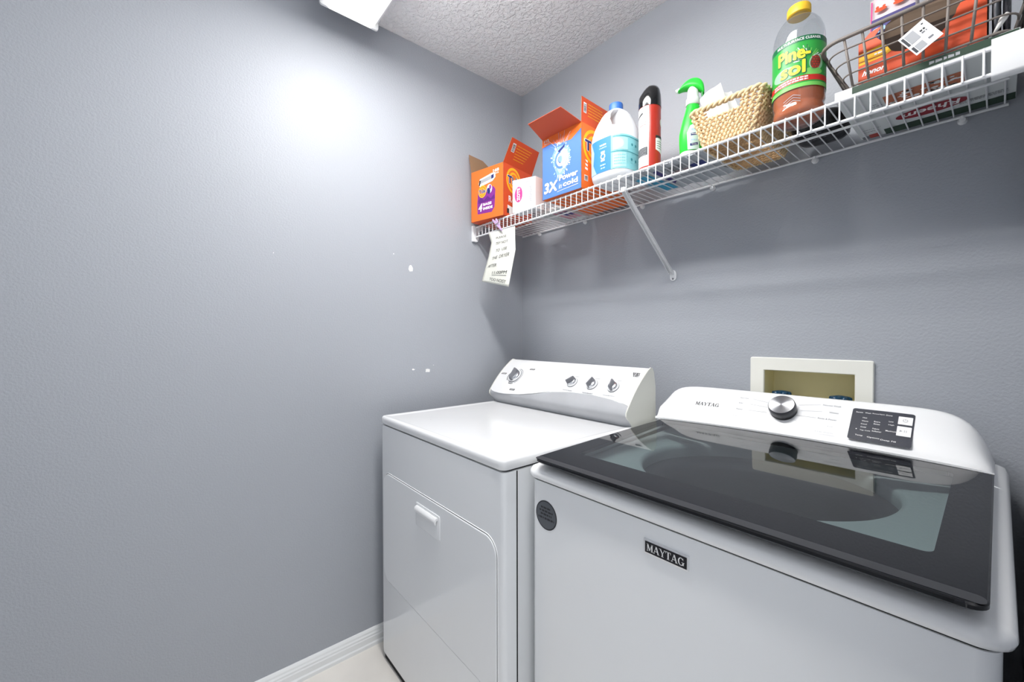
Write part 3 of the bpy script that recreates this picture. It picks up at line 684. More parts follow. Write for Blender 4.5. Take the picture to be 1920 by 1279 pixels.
def flap(root, c, th, m_out, m_in, name='flap'):
    c = [Vector(p) for p in c]; n_ = (c[1]-c[0]).cross(c[-1]-c[0]).normalized(); bm = bmesh.new(); k = len(c)
    a = [bm.verts.new(p) for p in c]; b2 = [bm.verts.new(p-n_*th) for p in c]
    bm.faces.new(a).material_index = 0; bm.faces.new(b2[::-1]).material_index = 1
    for i in range(k): bm.faces.new([a[i], a[(i+1) % k], b2[(i+1) % k], b2[i]]).material_index = 1
    return finish(name, bm, [m_out, m_in], root)
def tide_logo(dc, u, v, ru, rv, l=1, s=1.):
    dc.ell(u, v, ru, rv, M_yellow, l).ell(u, v, ru*.82, rv*.82, M_orange, l+1).ell(u, v, ru*.66, rv*.66, M_yellow, l+2).ell(u, v, ru*.5, rv*.5, mat('deep_orange_print', (240, 130, 30), .5), l+3)
    dc.heavy('Tide', u, v, rv*.66, ru*1.8*s, M_white, l+4, ru*.055).heavy('Tide', u, v, rv*.60, ru*1.68*s, M_navy, l+5, ru*.03)
Z0 = TOP
# --- orange detergent box, leftmost
A, B = (.044, -.348), (.2334, -.3146)
T1 = thing('detergent_box', 'orange detergent box with purple patch and open flaps, leftmost on the shelf', 'box', (.13, -.24, Z0))
P, u, v, Wd = open_box(T1, A, B, .20, Z0, .2235, .2235, M_orange, M_orange2)
lean = .045
fl = flap(T1, [P(Wd, 0, .2235), P(Wd, .2, .2235), P(Wd+lean, .195, .315), P(Wd+lean, .005, .315)], .0016, M_orange2, M_card)
flap(T1, [P(0, .2, .2235), P(0, 0, .2235), P(-.028, .012, .318), P(-.028, .19, .318)], .0016, M_orange2, M_card)
flap(T1, [P(.004, .0016, .2235), P(Wd-.004, .0016, .2235), P(Wd-.012, .05, .206), P(.012, .05, .206)], .0016, M_orange, M_card)
fm = lambda a, b_, e: P(a, -e, b_)
dc = Decal([])
dc.poly([(.040, .03), (.125, .026), (.142, .045), (.147, .12), (.135, .135), (.075, .13), (.045, .135), (.038, .08)], M_purple, 0)
dc.poly([(.046, .162), (.055, .148), (.13, .158), (.148, .172), (.146, .192), (.125, .193), (.055, .182)], M_white, 1)
dc.poly([(.055, .160), (.135, .169), (.136, .186), (.06, .176)], M_link, 2).poly([(.048, .155), (.056, .153), (.062, .176), (.052, .176)], M_ink, 3).poly([(.124, .168), (.138, .171), (.138, .187), (.124, .184)], M_navy, 3)
tide_logo(dc, .070, .125, .024, .027, 2)
dc.ell(.112, .128, .016, .02, M_white, 2).ell(.108, .12, .009, .014, M_navy, 3, rot=.4).ell(.117, .135, .006, .01, M_purple, 3)
dc.poly([(.045, .09), (.06, .1), (.08, .085), (.1, .1), (.12, .085), (.14, .1), (.144, .08), (.045, .075)], mat('violet_print', (92, 30, 120), .5), 1)
dc.heavy('4', .058, .056, .036, .024, M_white, 4, .0012, shear=.2).heavy('BAGS', .1, .066, .012, .05, M_white, 4, .0009).heavy('INSIDE', .103, .048, .012, .056, M_white, 4, .0009)
dc.text('168', .151, .2, w_=.034, h=.013, m=M_white, l=1, bold=.04).text('PACS', .151, .187, w_=.03, h=.006, m=M_white, l=1, bold=.03)
dc.build('front_print', fm, T1)
sm = lambda a, b_, e: P(Wd+e, a, b_)
dc = Decal([]); tide_logo(dc, .068, .160, .05, .056)
dc.text('R', .044, .078, h=.026, m=M_white, l=1, bold=.03); dc.text('O', .07, .074, h=.024, m=M_white, l=1, bold=.02)
dc.poly([(.026, .05), (.06, .045), (.06, .02), (.04, .01), (.026, .03)], M_white, 1); dc.rect(.022, .015, .036, .035, M_ink, 2)
dc.build('side_print', sm, T1)
def fmap(c0, c1, c3, ny=1):
    c0, c1, c3 = Vector(c0), Vector(c1), Vector(c3); U = (c1-c0).normalized(); V = (c3-c0); V = (V-U*V.dot(U)).normalized(); N = U.cross(V)*ny
    return lambda a, b_, e: c0+U*a+V*b_+N*e
dc = Decal([])
def code(dc, u0, v0, wd, ht, l=1, n=11, vert=True, ink=M_ink):
    dc.rect(u0, v0, u0+wd, v0+ht, M_white, l); rd = random.Random(int(u0*1e4))
    for k in range(n):
        a = v0+ht*(.08+.84*k/n); dc.rect(u0+wd*.12, a, u0+wd*.88, a+ht*.84/n*rd.uniform(.3, .8), ink, l+1)
code(dc, .022, .05, .02, .035)
for k in range(6): dc.squig(.05, .15-.006*k, .082-k*.011, .003, M_yellow, 1, 60+k)
dc.build('flap_print', fmap(P(Wd, 0, .2235), P(Wd, .2, .2235), P(Wd+lean, .005, .315)), fl)
# --- white soap flake box
A2, B2 = (.2754, -.300), (.3992, -.2857)
T2 = thing('soap_box', 'small white box with pink oval logo on the shelf between two orange boxes', 'box', (.34, -.25, Z0))
A2v = Vector((*A2, Z0)); u2 = (Vector((*B2, Z0))-A2v).normalized(); v2 = Vector((-u2.y, u2.x, 0)); W2 = .1246
bm = bmesh.new()
for_z = (0, .135)
loft(bm, [[A2v+u2*a+v2*b_+Vector((0, 0, z-(.012 if z else 0)*(a/W2))) for a, b_ in ((0, 0), (W2, 0), (W2, .055), (0, .055))] for z in for_z])
finish('carton_body', bm, M_whitecard, T2, bevel=.0012)
dc = Decal([]); dc.ell(.0345, .0695, .0235, .034, M_white, 0).ell(.0345, .0695, .0215, .0318, M_pink, 1); dc.text('ZOTE', .0345, .0695, w_=.052, h=.017, m=M_white, l=2, rot=R(90), bold=.04)
for k in range(9): dc.rect(.094, .03+.007*k, .106, .033+.007*k, M_link, 0)
dc.squig(.075, .09, .11, .003, M_link, 0, 2)
dc.build('front_print', lambda a, b_, e: A2v+u2*a-v2*e+Vector((0, 0, b_)), T2)
# --- blue and orange detergent box
A3, B3 = (.4703, -.317), (.6556, -.311)
T3 = thing('detergent_box', 'blue and orange detergent box with raised front flap, between small white box and bleach jug', 'box', (.56, -.17, Z0))
P3, u3, v3, W3 = open_box(T3, A3, B3, .285, Z0, .2275, .2300, M_blue, M_orange)
flap(T3, [P3(0, 0, .2275), P3(W3, 0, .2275), P3(W3-.022, -.083, .257), P3(.008, -.083, .257)][::-1], .0016, M_orange2, mat('orange_flap_back', (205, 84, 48), .6), 'front_flap')
f3 = flap(T3, [P3(W3, 0, .2275), P3(W3, .28, .2275), P3(W3+.002, .275, .314), P3(W3+.002, -.001, .314)], .0016, M_orange2, M_card)
flap(T3, [P3(0, .28, .2275), P3(0, .1, .2275), P3(-.006, .11, .26), P3(-.006, .27, .26)], .0016, M_orange2, M_card)
dc = Decal([])
dc.poly([(0, .196), (.04, .199), (.09, .186), (.14, .182), (W3, .207), (W3, .2275), (0, .2275)], M_orange, 0)
dc.text('112', .022, .216, w_=.024, h=.009, m=M_white, l=1, bold=.03).text('PACS', .024, .205, w_=.024, h=.005, m=M_white, l=1)
M_mid = mat('mid_blue_print', (128, 164, 216), .45)
dc.poly([(.050, .150), (.062, .168), (.085, .176), (.115, .172), (.134, .156), (.136, .125), (.118, .09), (.096, .066), (.078, .060), (.070, .085), (.056, .115)], M_mid, 1)
dc.poly([(.060, .150), (.072, .163), (.098, .167), (.122, .154), (.126, .126), (.110, .096), (.088, .076), (.078, .090), (.064, .125)], M_sky, 2)
dc.ring(.094, .126, .022, .030, M_blue, 3, 95, 285, sv=1.1).ring(.094, .126, .012, .022, M_white, 4, 60, 330, sv=1.1).ell(.088, .128, .010, .014, M_mid, 4).ring(.098, .124, .026, .031, M_white, 3, -80, 80, sv=1.1)
dc.poly([(.078, .160), (.112, .176), (.110, .166), (.086, .153)], M_navy, 4).poly([(.082, .112), (.092, .100), (.094, .108), (.088, .120)], M_navy, 4)
for k in range(14):
    a = R(40+k*9); dc.line((.092+.03*math.cos(a), .170+.012*math.sin(a)), (.095+(.04+.02*(k % 3))*math.cos(a), .176+(.022+.010*(k % 4))*math.sin(a)), .0011, (M_sky, M_mid, M_white)[k % 3], 2)
rd = random.Random(5)
for k in range(60):
    a = rd.uniform(0, 6.28); rr = rd.uniform(.036, .058); s_ = rd.uniform(.001, .0038)
    dc.ell(.092+rr*.8*math.cos(a), .125+rr*1.15*math.sin(a), s_*.7, s_*1.5, M_white if k % 3 else M_sky, 2, 8, rot=a-1.57)
dc.heavy('3X', .044, .039, .040, .068, M_white, 5, .0022, shear=.12).heavy('Power', .128, .060, .021, .086, M_white, 5, .0011)
dc.text('in', .090, .032, w_=.013, h=.018, m=M_white, l=2).heavy('cold', .137, .034, .019, .068, M_white, 5, .0011).line((.075, .014), (.172, .019), .0014, M_white, 2)
dc.build('front_print', lambda a, b_, e: P3(a, -e, b_), T3)
dc = Decal([]); tide_logo(dc, .07, .155, .062, .062); code(dc, .016, .03, .02, .02)
for k in range(3): dc.poly([(.02+.004*k, .07+.013*k), (.035, .068+.013*k), (.035, .076+.013*k), (.02, .078+.013*k)], M_white, 1)
dc.build('side_print', lambda a, b_, e: P3(W3+e, a, b_), T3)
dc = Decal([]); code(dc, .01, .035, .016, .035)
for k in range(5): dc.squig(.035, .12, .07-k*.010, .0028, M_yellow, 1, 80+k)
dc.build('flap_print', fmap(P3(W3, 0, .2275), P3(W3, .28, .2275), P3(W3+.002, -.001, .314)), f3)
# --- flat pink packet lying behind
bm = bmesh.new(); box(bm, .31, .455, -.195, -.02, Z0, Z0+.018)
PK = tag(finish('flat_packet', bm, M_filter, bevel=.004), 'pale flat packet with pink print lying on the wire behind the small white box', 'packet')
dc = Decal([]); dc.rect(.37, -.17, .45, -.05, mat('faded_pink_print', (206, 150, 165), .6), 0).rect(.40, -.15, .45, -.10, M_indigo, 1)
for k in range(5): dc.squig(.32, .36, -.16+k*.025, .004, M_grey, 0, k+5)
dc.build('packet_print', lambda a, b_, e: Vector((a, b_, Z0-e)), PK)
# --- bleach jug
jc = (.744, -.236)
J = thing('bleach_jug', 'white plastic jug with blue cap and blue and teal label', 'jug', (*jc, Z0))
def jr(z):   # half width at height z above the shelf
    pts = [(0, .052), (.004, .064), (.012, .0725), (.022, .0765), (.04, .078), (.13, .078), (.145, .0775), (.165, .0755), (.185, .071), (.205, .0635), (.225, .053), (.237, .043), (.246, .030), (.252, .0205), (.262, .0185)]
    z -= Z0
    for (a, ra), (b_, rb) in zip(pts, pts[1:]):
        if z <= b_: return ra+(rb-ra)*(z-a)/(b_-a)
    return pts[-1][1]
NZ = [0, .002, .006, .012, .02, .03, .04, .06, .09, .12, .135, .15, .165, .175, .185, .195, .205, .215, .225, .235, .243, .25, .262]
def jug_pt(th, z, e=0):
    r = jr(Z0+z)+e; n_ = 3.0 if z < .15 else max(2., 3.0-(z-.15)*14)
    c, s_ = math.cos(th), math.sin(th); k = (abs(c)**n_+abs(s_)**n_)**(-1/n_)
    return Vector((jc[0]+r*k*c*.93, jc[1]+r*k*s_*.93, Z0+z))
rings = []
for z in NZ:
    rg = []
    for k in range(72):
        th = 2*math.pi*k/72; p = jug_pt(th, z)
        rg.append(p)
    rings.append(rg)
bm = bmesh.new(); loft(bm, rings)
HA = R(245)     # the handle side, towards the camera and left
body = finish('bottle_body', bm, M_hdpe, J, smooth=True)
# grip opening carved through the shoulder
def cutter_pts(w0, depth0):
    pass
bm = bmesh.new(); hd_ = Vector((math.cos(HA), math.sin(HA), 0)); sd_ = Vector((-hd_.y, hd_.x, 0)); c0 = Vector((jc[0], jc[1], Z0))
pf_ = [(.012, .234), (.011, .196), (.019, .178), (.033, .168), (.046, .174), (.046, .198), (.038, .222), (.026, .238)]
loft(bm, [[c0+hd_*a+sd_*d+Vector((0, 0, z)) for a, z in pf_] for d in (-.08, .08)])
cut = finish('grip_cutter', bm, M_hdpe, None, world=False)
dg = bpy.context.evaluated_depsgraph_get()
md = body.modifiers.new('grip', 'BOOLEAN'); md.object = cut; md.solver = 'EXACT'
bpy.context.view_layer.update(); me2 = bpy.data.meshes.new_from_object(body.evaluated_get(bpy.context.evaluated_depsgraph_get()))
body.modifiers.clear(); body.data = me2; bpy.data.objects.remove(cut)
for p in me2.polygons: p.use_smooth = True
bmx = bmesh.new(); bmx.from_mesh(me2)
for e in bmx.edges:
    if len(e.link_faces) == 2 and e.calc_face_angle(0) > R(40): e.smooth = False
bmx.to_mesh(me2); bmx.free()
bm = bmesh.new(); n = 60
rgs = []
for r, z in ((.0195, .247), (.0225, .249), (.0228, .268), (.0215, .272), (.018, .2735)):
    rgs.append([(jc[0]+(r+(.0006 if k % 2 else 0))*math.cos(2*math.pi*k/n), jc[1]+(r+(.0006 if k % 2 else 0))*math.sin(2*math.pi*k/n), Z0+z) for k in range(n)])
loft(bm, rgs); finish('cap', bm, M_capblue, J, smooth=True, angle=R(40))
JA = math.atan2(-1.417-jc[1], 1.592-jc[0])       # direction of the camera side
def jug_map(uv, v_, e): th = JA+uv/.078; return jug_pt(th, v_, .0006+e)
dc = Decal([])
dc.rect(-.112, .028, -.016, .137, M_lblue, 0).rect(-.016, .028, .105, .137, M_teal, 0)
dc.rect(-.016, .0815, .105, .0835, M_dteal, 1).rect(-.01, .129, .10, .1315, M_dteal, 1)
pale = mat('pale_teal_print', (196, 230, 232), .45)
dc.rect(-.010, .032, .033, .078, mat('mint_panel', (170, 218, 222), .45), 1).rect(-.010, .087, .038, .126, mat('mint_panel', (170, 218, 222), .45), 1)
dc.ell(.012, .107, .012, .014, pale, 2)
for k in range(4): dc.squig(-.006, .03, .070-k*.009, .003, M_teal, 2, 90+k)
for (a, b_) in ((.058, .108), (.078, .108), (.056, .06), (.078, .058)): dc.ell(a, b_, .005, .0045, M_dteal, 2, 6); dc.squig(a-.006, a+.006, b_-.010, .0025, M_teal, 2, int(a*1e3))
dc.squig(-.06, -.034, .115, .006, M_white, 1, 31); dc.squig(-.062, -.032, .106, .004, M_sky, 1, 32)
dc.ring(-.047, .078, .006, .010, M_white, 1).rect(-.055, .088, -.039, .095, M_white, 1).rect(-.055, .062, -.039, .068, M_white, 1)
dc.squig(-.058, -.036, .05, .005, M_sky, 1, 33).squig(-.056, -.038, .04, .005, M_sky, 1, 34)
dc.poly([(-.10, .028), (-.075, .028), (-.09, .06), (-.085, .1), (-.10, .137), (-.112, .137), (-.112, .028)], M_sky, 1)
dc.build('label', jug_map, J, step=.006)
# --- aerosol can
ZP = Z0+.0075
ac = (.868, -.230)
K_ = thing('aerosol_can', 'red and white aerosol spray can with glossy black cap', 'spray can', (*ac, ZP))
bm = bmesh.new(); lathe(bm, [(.027, ZP+.006), (.029, ZP+.001), (.033, ZP), (.0345, ZP+.003), (.0345, ZP+.006), (.0335, ZP+.008)], ac, 48); finish('can_rim', bm, M_silver, K_, smooth=True, angle=R(40))
bm = bmesh.new(); lathe(bm, [(.0335, ZP+.008), (.0335, ZP+.200), (.0325, ZP+.205)], ac, 64); finish('can_body', bm, M_red, K_, smooth=True, angle=R(40))
bm = bmesh.new(); n = 48; rgs = []
for r, z, dx in ((.0345, .199, 0), (.0345, .214, 0), (.0335, .235, 0), (.030, .252, .001), (.0255, .260, .002), (.018, .2635, .003)):
    rgs.append([(ac[0]+dx+r*math.cos(a), ac[1]+r*math.sin(a), ZP+z-(.012*max(0, -math.cos(a-.4))*(z > .25))) for a in [2*math.pi*k/n for k in range(n)]])
loft(bm, rgs); finish('cap', bm, M_gloss_black, K_, smooth=True, angle=R(50))
cm = cyl_map(ac[0], ac[1], .0335, math.atan2(-1.417-ac[1], 1.592-ac[0]), ZP)
dc = Decal([]); dc.rect(-.075, .012, -.003, .197, M_whitecard, 0)
dc.poly([(-.05, .165), (-.022, .175), (-.022, .181), (-.05, .171)], M_ink, 1); dc.squig(-.035, -.008, .148, .0022, M_red, 1, 1).squig(-.035, -.008, .14, .0022, M_red, 1, 2)
for k in range(9): dc.squig(-.05, -.006, .128-k*.0055, .0018, M_link, 1, 3+k)
dc.rect(-.06, .045, -.007, .070, M_ink, 1)
for k in range(5): dc.squig(-.05, -.010, .066-k*.0045, .0018, M_link, 2, 30+k)
dc.squig(-.05, -.008, .035, .003, M_link, 1, 9).squig(-.05, -.008, .026, .003, M_link, 1, 8)
dc.poly([(.018, .06), (.045, .05), (.06, .06), (.06, .09), (.03, .1), (.018, .094)], M_white, 0); dc.rect(.018, .096, .06, .104, M_ink, 1)
for k in range(4): dc.rect(.022, .064+.007*k, .05, .0655+.007*k, M_ink, 1)
dc.ell(.047, .148, .010, .012, M_white, 0)
dc.build('label', cm, K_, step=.004)
# --- green trigger spray bottle
sc = (.991, -.197)
G = thing('spray_bottle', 'bright green trigger spray bottle with white neck', 'spray bottle', (*sc, ZP))
SA = R(-38)     # the wide face turns towards the camera
def orr(r1, r2, z, n=48, ang=SA+R(90)):
    c, s_ = math.cos(ang), math.sin(ang); out = []
    for k in range(n):
        t = 2*math.pi*k/n; a, b_ = r1*math.copysign(abs(math.cos(t))**.8, math.cos(t)), r2*math.copysign(abs(math.sin(t))**.8, math.sin(t)); out.append((sc[0]+a*c-b_*s_, sc[1]+a*s_+b_*c, z))
    return out
bm = bmesh.new(); loft(bm, [orr(a, b_, ZP+z) for a, b_, z in ((.030, .020, .018), (.036, .025, .03), (.038, .027, .06), (.038, .027, .085), (.034, .025, .105), (.028, .021, .13), (.022, .018, .150), (.018, .016, .166), (.016, .015, .172))]); finish('bottle_body', bm, M_green, G, smooth=True, angle=R(50))
bm = bmesh.new(); loft(bm, [orr(a, b_, ZP+z) for a, b_, z in ((.030, .019, 0), (.0365, .0255, .003), (.0375, .0265, .015), (.0365, .0265, .028), (.031, .021, .028))]); finish('bottle_base', bm, M_spraywhite, G, smooth=True, angle=R(50))
bm = bmesh.new(); loft(bm, [orr(a, b_, ZP+z) for a, b_, z in ((.0155, .0145, .170), (.019, .017, .1725), (.0185, .0165, .190), (.015, .014, .196), (.014, .014, .222))]); finish('neck', bm, M_spraywhite, G, smooth=True, angle=R(50))
hx = Vector((math.cos(R(205)), math.sin(R(205)), 0)); hs = Vector((-hx.y, hx.x, 0)); hc = Vector((sc[0], sc[1], ZP))
def hp(a, b_, z): return hc+hx*a+hs*b_+Vector((0, 0, z))
bm = bmesh.new(); rgs = []
for a, zt, zb_, wd in ((-.032, .218, .196, .010), (-.028, .238, .200, .014), (-.016, .250, .212, .017), (0, .2545, .216, .0175), (.016, .250, .220, .017), (.028, .240, .222, .015), (.036, .230, .220, .012), (.042, .224, .218, .009)):
    rgs.append([hp(a, -wd, zb_), hp(a, -wd, (zt+zb_)/2), hp(a, -wd*.6, zt-.002), hp(a, 0, zt), hp(a, wd*.6, zt-.002), hp(a, wd, (zt+zb_)/2), hp(a, wd, zb_)])
loft(bm, rgs); finish('trigger_head', bm, M_green, G, smooth=True, sub=2)
bm = bmesh.new(); loft(bm, [[hp(a, -.006, z), hp(a+.005, -.006, z), hp(a+.005, .006, z), hp(a, .006, z)] for a, z in ((-.030, .215), (-.028, .200), (-.032, .185), (-.036, .176))]); finish('trigger', bm, M_dgreen, G, bevel=.002)
bm = bmesh.new(); tube(bm, [hp(.036, 0, .227), hp(.047, 0, .223)], .006, 12); finish('nozzle', bm, M_spraywhite, G, smooth=True, angle=R(40))
U_ = Vector((math.cos(SA+R(90)), math.sin(SA+R(90)), 0)); Nf = Vector((U_.y, -U_.x, 0))
def gmap(a, b_, e):
    t = max(-.9, min(.9, a/.038)); wn = math.sqrt(max(0, 1-abs(t)**2.5))**.8; return hc+U_*a+Nf*(.0272*wn+.0006+e)+Vector((0, 0, b_))
dc = Decal([]); dc.poly([(-.026, .03), (.006, .03), (.008, .09), (-.004, .108), (-.020, .10), (-.028, .08)], mat('pale_mint_label', (206, 236, 226), .4), 0)
dc.poly([(-.020, .040), (.002, .043), (.002, .050), (-.020, .047)], M_navy, 1).poly([(-.018, .070), (.004, .073), (.004, .080), (-.018, .077)], M_navy, 1)
dc.squig(-.017, 0, .058, .004, M_sky, 1, 3).squig(-.017, 0, .088, .004, M_sky, 1, 5).squig(-.016, -.001, .045, .002, M_white, 2, 5).squig(-.016, .001, .075, .002, M_white, 2, 5)
dc.build('label', gmap, G, step=.004)
# --- flat grey packet lying under can and bottle
bm = bmesh.new(); N1, N2 = 26, 12
def pk(i, j, z):
    x = .80+.252*i/N1; y = -.275+.225*j/N2; e = min(i, N1-i)/3; f_ = min(j, N2-j)/2
    return (x+.006*math.sin(j*1.3), y+.006*math.sin(i*.9), z)
top = [[pk(i, j, Z0+.0068+.0004*math.sin(i*1.1)*math.cos(j*1.7)) for j in range(N2+1)] for i in range(N1+1)]; bot = [[pk(i, j, Z0+.0008+.0007*math.sin(i*.7+j)) for j in range(N2+1)] for i in range(N1+1)]
vt = [[bm.verts.new(p) for p in r] for r in top]; vb_ = [[bm.verts.new(p) for p in r] for r in bot]
for i in range(N1):
    for j in range(N2):
        bm.faces.new([vt[i][j], vt[i+1][j], vt[i+1][j+1], vt[i][j+1]]); bm.faces.new([vb_[i][j], vb_[i][j+1], vb_[i+1][j+1], vb_[i+1][j]])
for i in range(N1): bm.faces.new([vb_[i][0], vb_[i+1][0], vt[i+1][0], vt[i][0]]); bm.faces.new([vt[i][N2], vt[i+1][N2], vb_[i+1][N2], vb_[i][N2]])
for j in range(N2): bm.faces.new([vb_[0][j+1], vb_[0][j], vt[0][j], vt[0][j+1]]); bm.faces.new([vb_[N1][j], vb_[N1][j+1], vt[N1][j+1], vt[N1][j]])
PG = tag(finish('flat_packet', bm, mat('grey_film', (176, 182, 188), .35), smooth=True, angle=R(50)), 'grey plastic packet with blue print lying flat under the spray can and green bottle', 'packet')
dc = Decal([]); dc.poly([(.81, -.22), (.865, -.24), (.875, -.06), (.83, -.06)], M_cyan, 0).poly([(.885, -.24), (.90, -.25), (.90, -.12), (.885, -.10)], M_indigo, 0)
dc.poly([(.985, -.21), (1.03, -.22), (1.035, -.19), (.99, -.18)], M_navy, 0)
for k in range(7): dc.squig(.92, .985, -.235+k*.008, .0035, M_ink if k < 5 else M_red, 0, 50+k)
dc.build('packet_print', lambda a, b_, e: Vector((a, b_, Z0+.0002-e)), PG, world=True)
# --- wicker basket
bx0, bx1, by0, by1 = 1.062, 1.190, -.285, -.045
tx0, tx1, ty0, ty1 = 1.030, 1.214, -.292, -.03
H_ = .098
WK = thing('wicker_basket', 'small woven straw basket with handle holes, holding white paper sheets', 'basket', (1.12, -.165, Z0))
def bk(s, h):   # s along perimeter 0..4, h 0..1
    x0, x1, y0, y1 = [a+(b_-a)*h for a, b_ in ((bx0, tx0), (bx1, tx1), (by0, ty0), (by1, ty1))]
    P_ = rrect(x0, x1, y0, y1, .016, 4); n_ = len(P_); f_ = (s % 1)*n_; i = int(f_); q = P_[i % n_]; r_2 = P_[(i+1) % n_]; t = f_-i
    return Vector((q[0]+(r_2[0]-q[0])*t, q[1]+(r_2[1]-q[1])*t, 0))
# arc-length table
P_ = rrect(tx0, tx1, ty0, ty1, .016, 4); cum = [0]
for i in range(len(P_)): q, r_2 = P_[i], P_[(i+1) % len(P_)]; cum.append(cum[-1]+math.hypot(r_2[0]-q[0], r_2[1]-q[1]))
tot = cum[-1]
def bks(d, h):
    d %= tot; i = 0
    while cum[i+1] < d: i += 1
    t = (d-cum[i])/(cum[i+1]-cum[i]); return bk((i+t)/len(P_), h)
def hz_(x, y):  # wavy rim: ends rise a little
    xm = (x-(tx0+tx1)/2)/((tx1-tx0)/2); return H_+.010*xm*xm*0+.006*(xm > .5)*(xm-.5)
# find distance range of the front side centre for the handle hole
def hole(p, h): return (p.y < ty0+.03 or p.y > ty1-.03) and abs(p.x-(tx0+tx1)/2+.004) < .040*(1 if h < .9 else .9) and h > .74
rows = 11; strands = 116
bm = bmesh.new()
for r_i in range(rows):
    h = .05+.90*r_i/(rows-1)
    pts = []; runs = []
    for k in range(241):
        d = tot*k/240; p = bks(d, h)
        if hole(p, h):
            if len(pts) > 2: runs.append(pts)
            pts = []
        else: pts.append(p+Vector((0, 0, Z0+.004+h*H_)))
    if len(pts) > 2: runs.append(pts)
    for rn in runs: tube(bm, rn, .0026, 5, mi=1)
for k in range(strands):
    pts = []; rad = []; lean_ = .012*math.sin(k*2.3)
    for j in range(rows*4+1):
        h = j/(rows*4); d = tot*k/strands+lean_*h*.3+.0012*math.sin(j*.9+k*1.7); p = bks(d, h)
        if hole(p, h): break
        q = bks(d+.004, h); t = (q-p).normalized(); nrm = Vector((t.y, -t.x, 0)); ph = (h-.05)/.90*(rows-1)
        pts.append(p+nrm*(.0024*math.cos(math.pi*(ph+k))+.0004)+Vector((0, 0, Z0+.003+h*H_))); rad.append(.0031+.0007*math.cos(math.pi*(ph+k)))
    if len(pts) > 1: tube(bm, pts, rad, 6, mi=0)
for cs_ in (0, 1, 2, 3):       # wrapped corners
    x_b, x_t = ((bx1, tx1), (bx1, tx1), (bx0, tx0), (bx0, tx0))[cs_]; y_b, y_t = ((by0, ty0), (by1, ty1), (by1, ty1), (by0, ty0))[cs_]
    sx_, sy_ = (1, -1) if cs_ == 0 else (1, 1) if cs_ == 1 else (-1, 1) if cs_ == 2 else (-1, -1)
    pts = []
    for j in range(150):
        h = j/149; a = j*.75; cx_ = x_b+(x_t-x_b)*h-sx_*.006; cy_ = y_b+(y_t-y_b)*h-sy_*.006
        pts.append(Vector((cx_+.0042*math.cos(a), cy_+.0042*math.sin(a), Z0+.005+h*H_)))
    tube(bm, pts, .0021, 5, mi=0)
finish('woven_wall', bm, [M_wicker, M_wicker2], WK, smooth=True)
bm = bmesh.new()
for rr, dz, ph in ((.0048, 0, 0), (.0048, 0, math.pi)):
    pts = []
    for k in range(420):
        d = tot*k/420; p = bks(d, 1.0); a = k*.42+ph; q = bks(d+.004, 1.); t = (q-p).normalized(); nrm = Vector((t.y, -t.x, 0)); pts.append(p+nrm*.0035*math.cos(a)+Vector((0, 0, Z0+.006+H_+.0035*math.sin(a))))
    tube(bm, pts, rr, 6, closed=True)
finish('rim', bm, M_wicker, WK, smooth=True)
bm = bmesh.new()
for k in range(14):
    y = by0+.01+(by1-by0-.02)*k/13; pts = [(bx0+.004+(bx1-bx0-.008)*j/24, y+.0004, Z0+.0072+.0018*math.cos(math.pi*(j+k))) for j in range(25)]; tube(bm, pts, .005, 5)
finish('woven_floor', bm, M_wicker2, WK, smooth=True)
for x, ya in ((1.060, -.1), (1.186, -.1), ):
    pass
# white sheets in it
for k, (bl, br_, tl, tr_) in enumerate([((1.070, -.236, Z0+.016), (1.140, -.236, Z0+.016), (1.030, -.240, 1.893), (1.0885, -.240, 1.9152)), ((1.085, -.215, Z0+.016), (1.160, -.215, Z0+.016), (1.0700, -.216, 1.900), (1.108, -.214, 1.892))]):
    bm = bmesh.new(); v = []; bl, br_, tl, tr_ = map(Vector, (bl, br_, tl, tr_))
    for i in range(9):
        s_ = i/8; v.append([bm.verts.new(bl.lerp(tl, s_).lerp(br_.lerp(tr_, s_), j/8)+Vector((0, .004*math.sin(j*.8+k+s_*2), 0))) for j in range(9)])
    for i in range(8):
        for j in range(8): bm.faces.new([v[i][j], v[i][j+1], v[i+1][j+1], v[i+1][j]])
    o = finish('paper_sheet', bm, M_sheet, smooth=True, solid=.0006)
    tag(o, ['milky white sheet standing in the straw basket, nearer the green bottle', 'milky white sheet standing in the straw basket, farther from the green bottle'][k], 'sheet', 'sheets in the straw basket')
# --- pine cleaner bottle
pc = (1.2755, -.2505)
B_ = thing('cleaner_bottle', 'clear bottle of amber cleaner with green label and yellow cap', 'bottle', (*pc, Z0))
PR = [(r*.957, z*.968) for r, z in [(.046, 0), (.0525, .004), (.0545, .012), (.0545, .022), (.0525, .028), (.0525, .034), (.0548, .040), (.0548, .17), (.0545, .195), (.0525, .21), (.047, .227), (.039, .240), (.029, .249), (.0215, .254), (.0195, .262), (.0195, .268)]]
bm = bmesh.new(); lathe(bm, [(r, Z0+z) for r, z in PR], pc, 72); finish('bottle_body', bm, M_pet, B_, smooth=True, angle=R(60))
bm = bmesh.new(); lathe(bm, [(r-.0016, Z0+z+.0015) for r, z in PR[:7]]+[(.0507, Z0+.070)], pc, 72); finish('liquid', bm, M_liquid, B_, smooth=True, angle=R(60))
bm = bmesh.new(); n = 60; rgs = []
for r, z in ((.0215, .250), (.0235, .252), (.0235, .268), (.022, .2715), (.016, .273)): rgs.append([(pc[0]+(r+(.0006 if k % 2 else 0)*(r > .023))*math.cos(2*math.pi*k/n), pc[1]+(r+(.0006 if k % 2 else 0)*(r > .023))*math.sin(2*math.pi*k/n), Z0+z) for k in range(n)])
loft(bm, rgs); finish('cap', bm, M_capyel, B_, smooth=True, angle=R(40))
pm = cyl_map(pc[0], pc[1], .0528, math.atan2(-1.417-pc[1], 1.592-pc[0]), Z0)
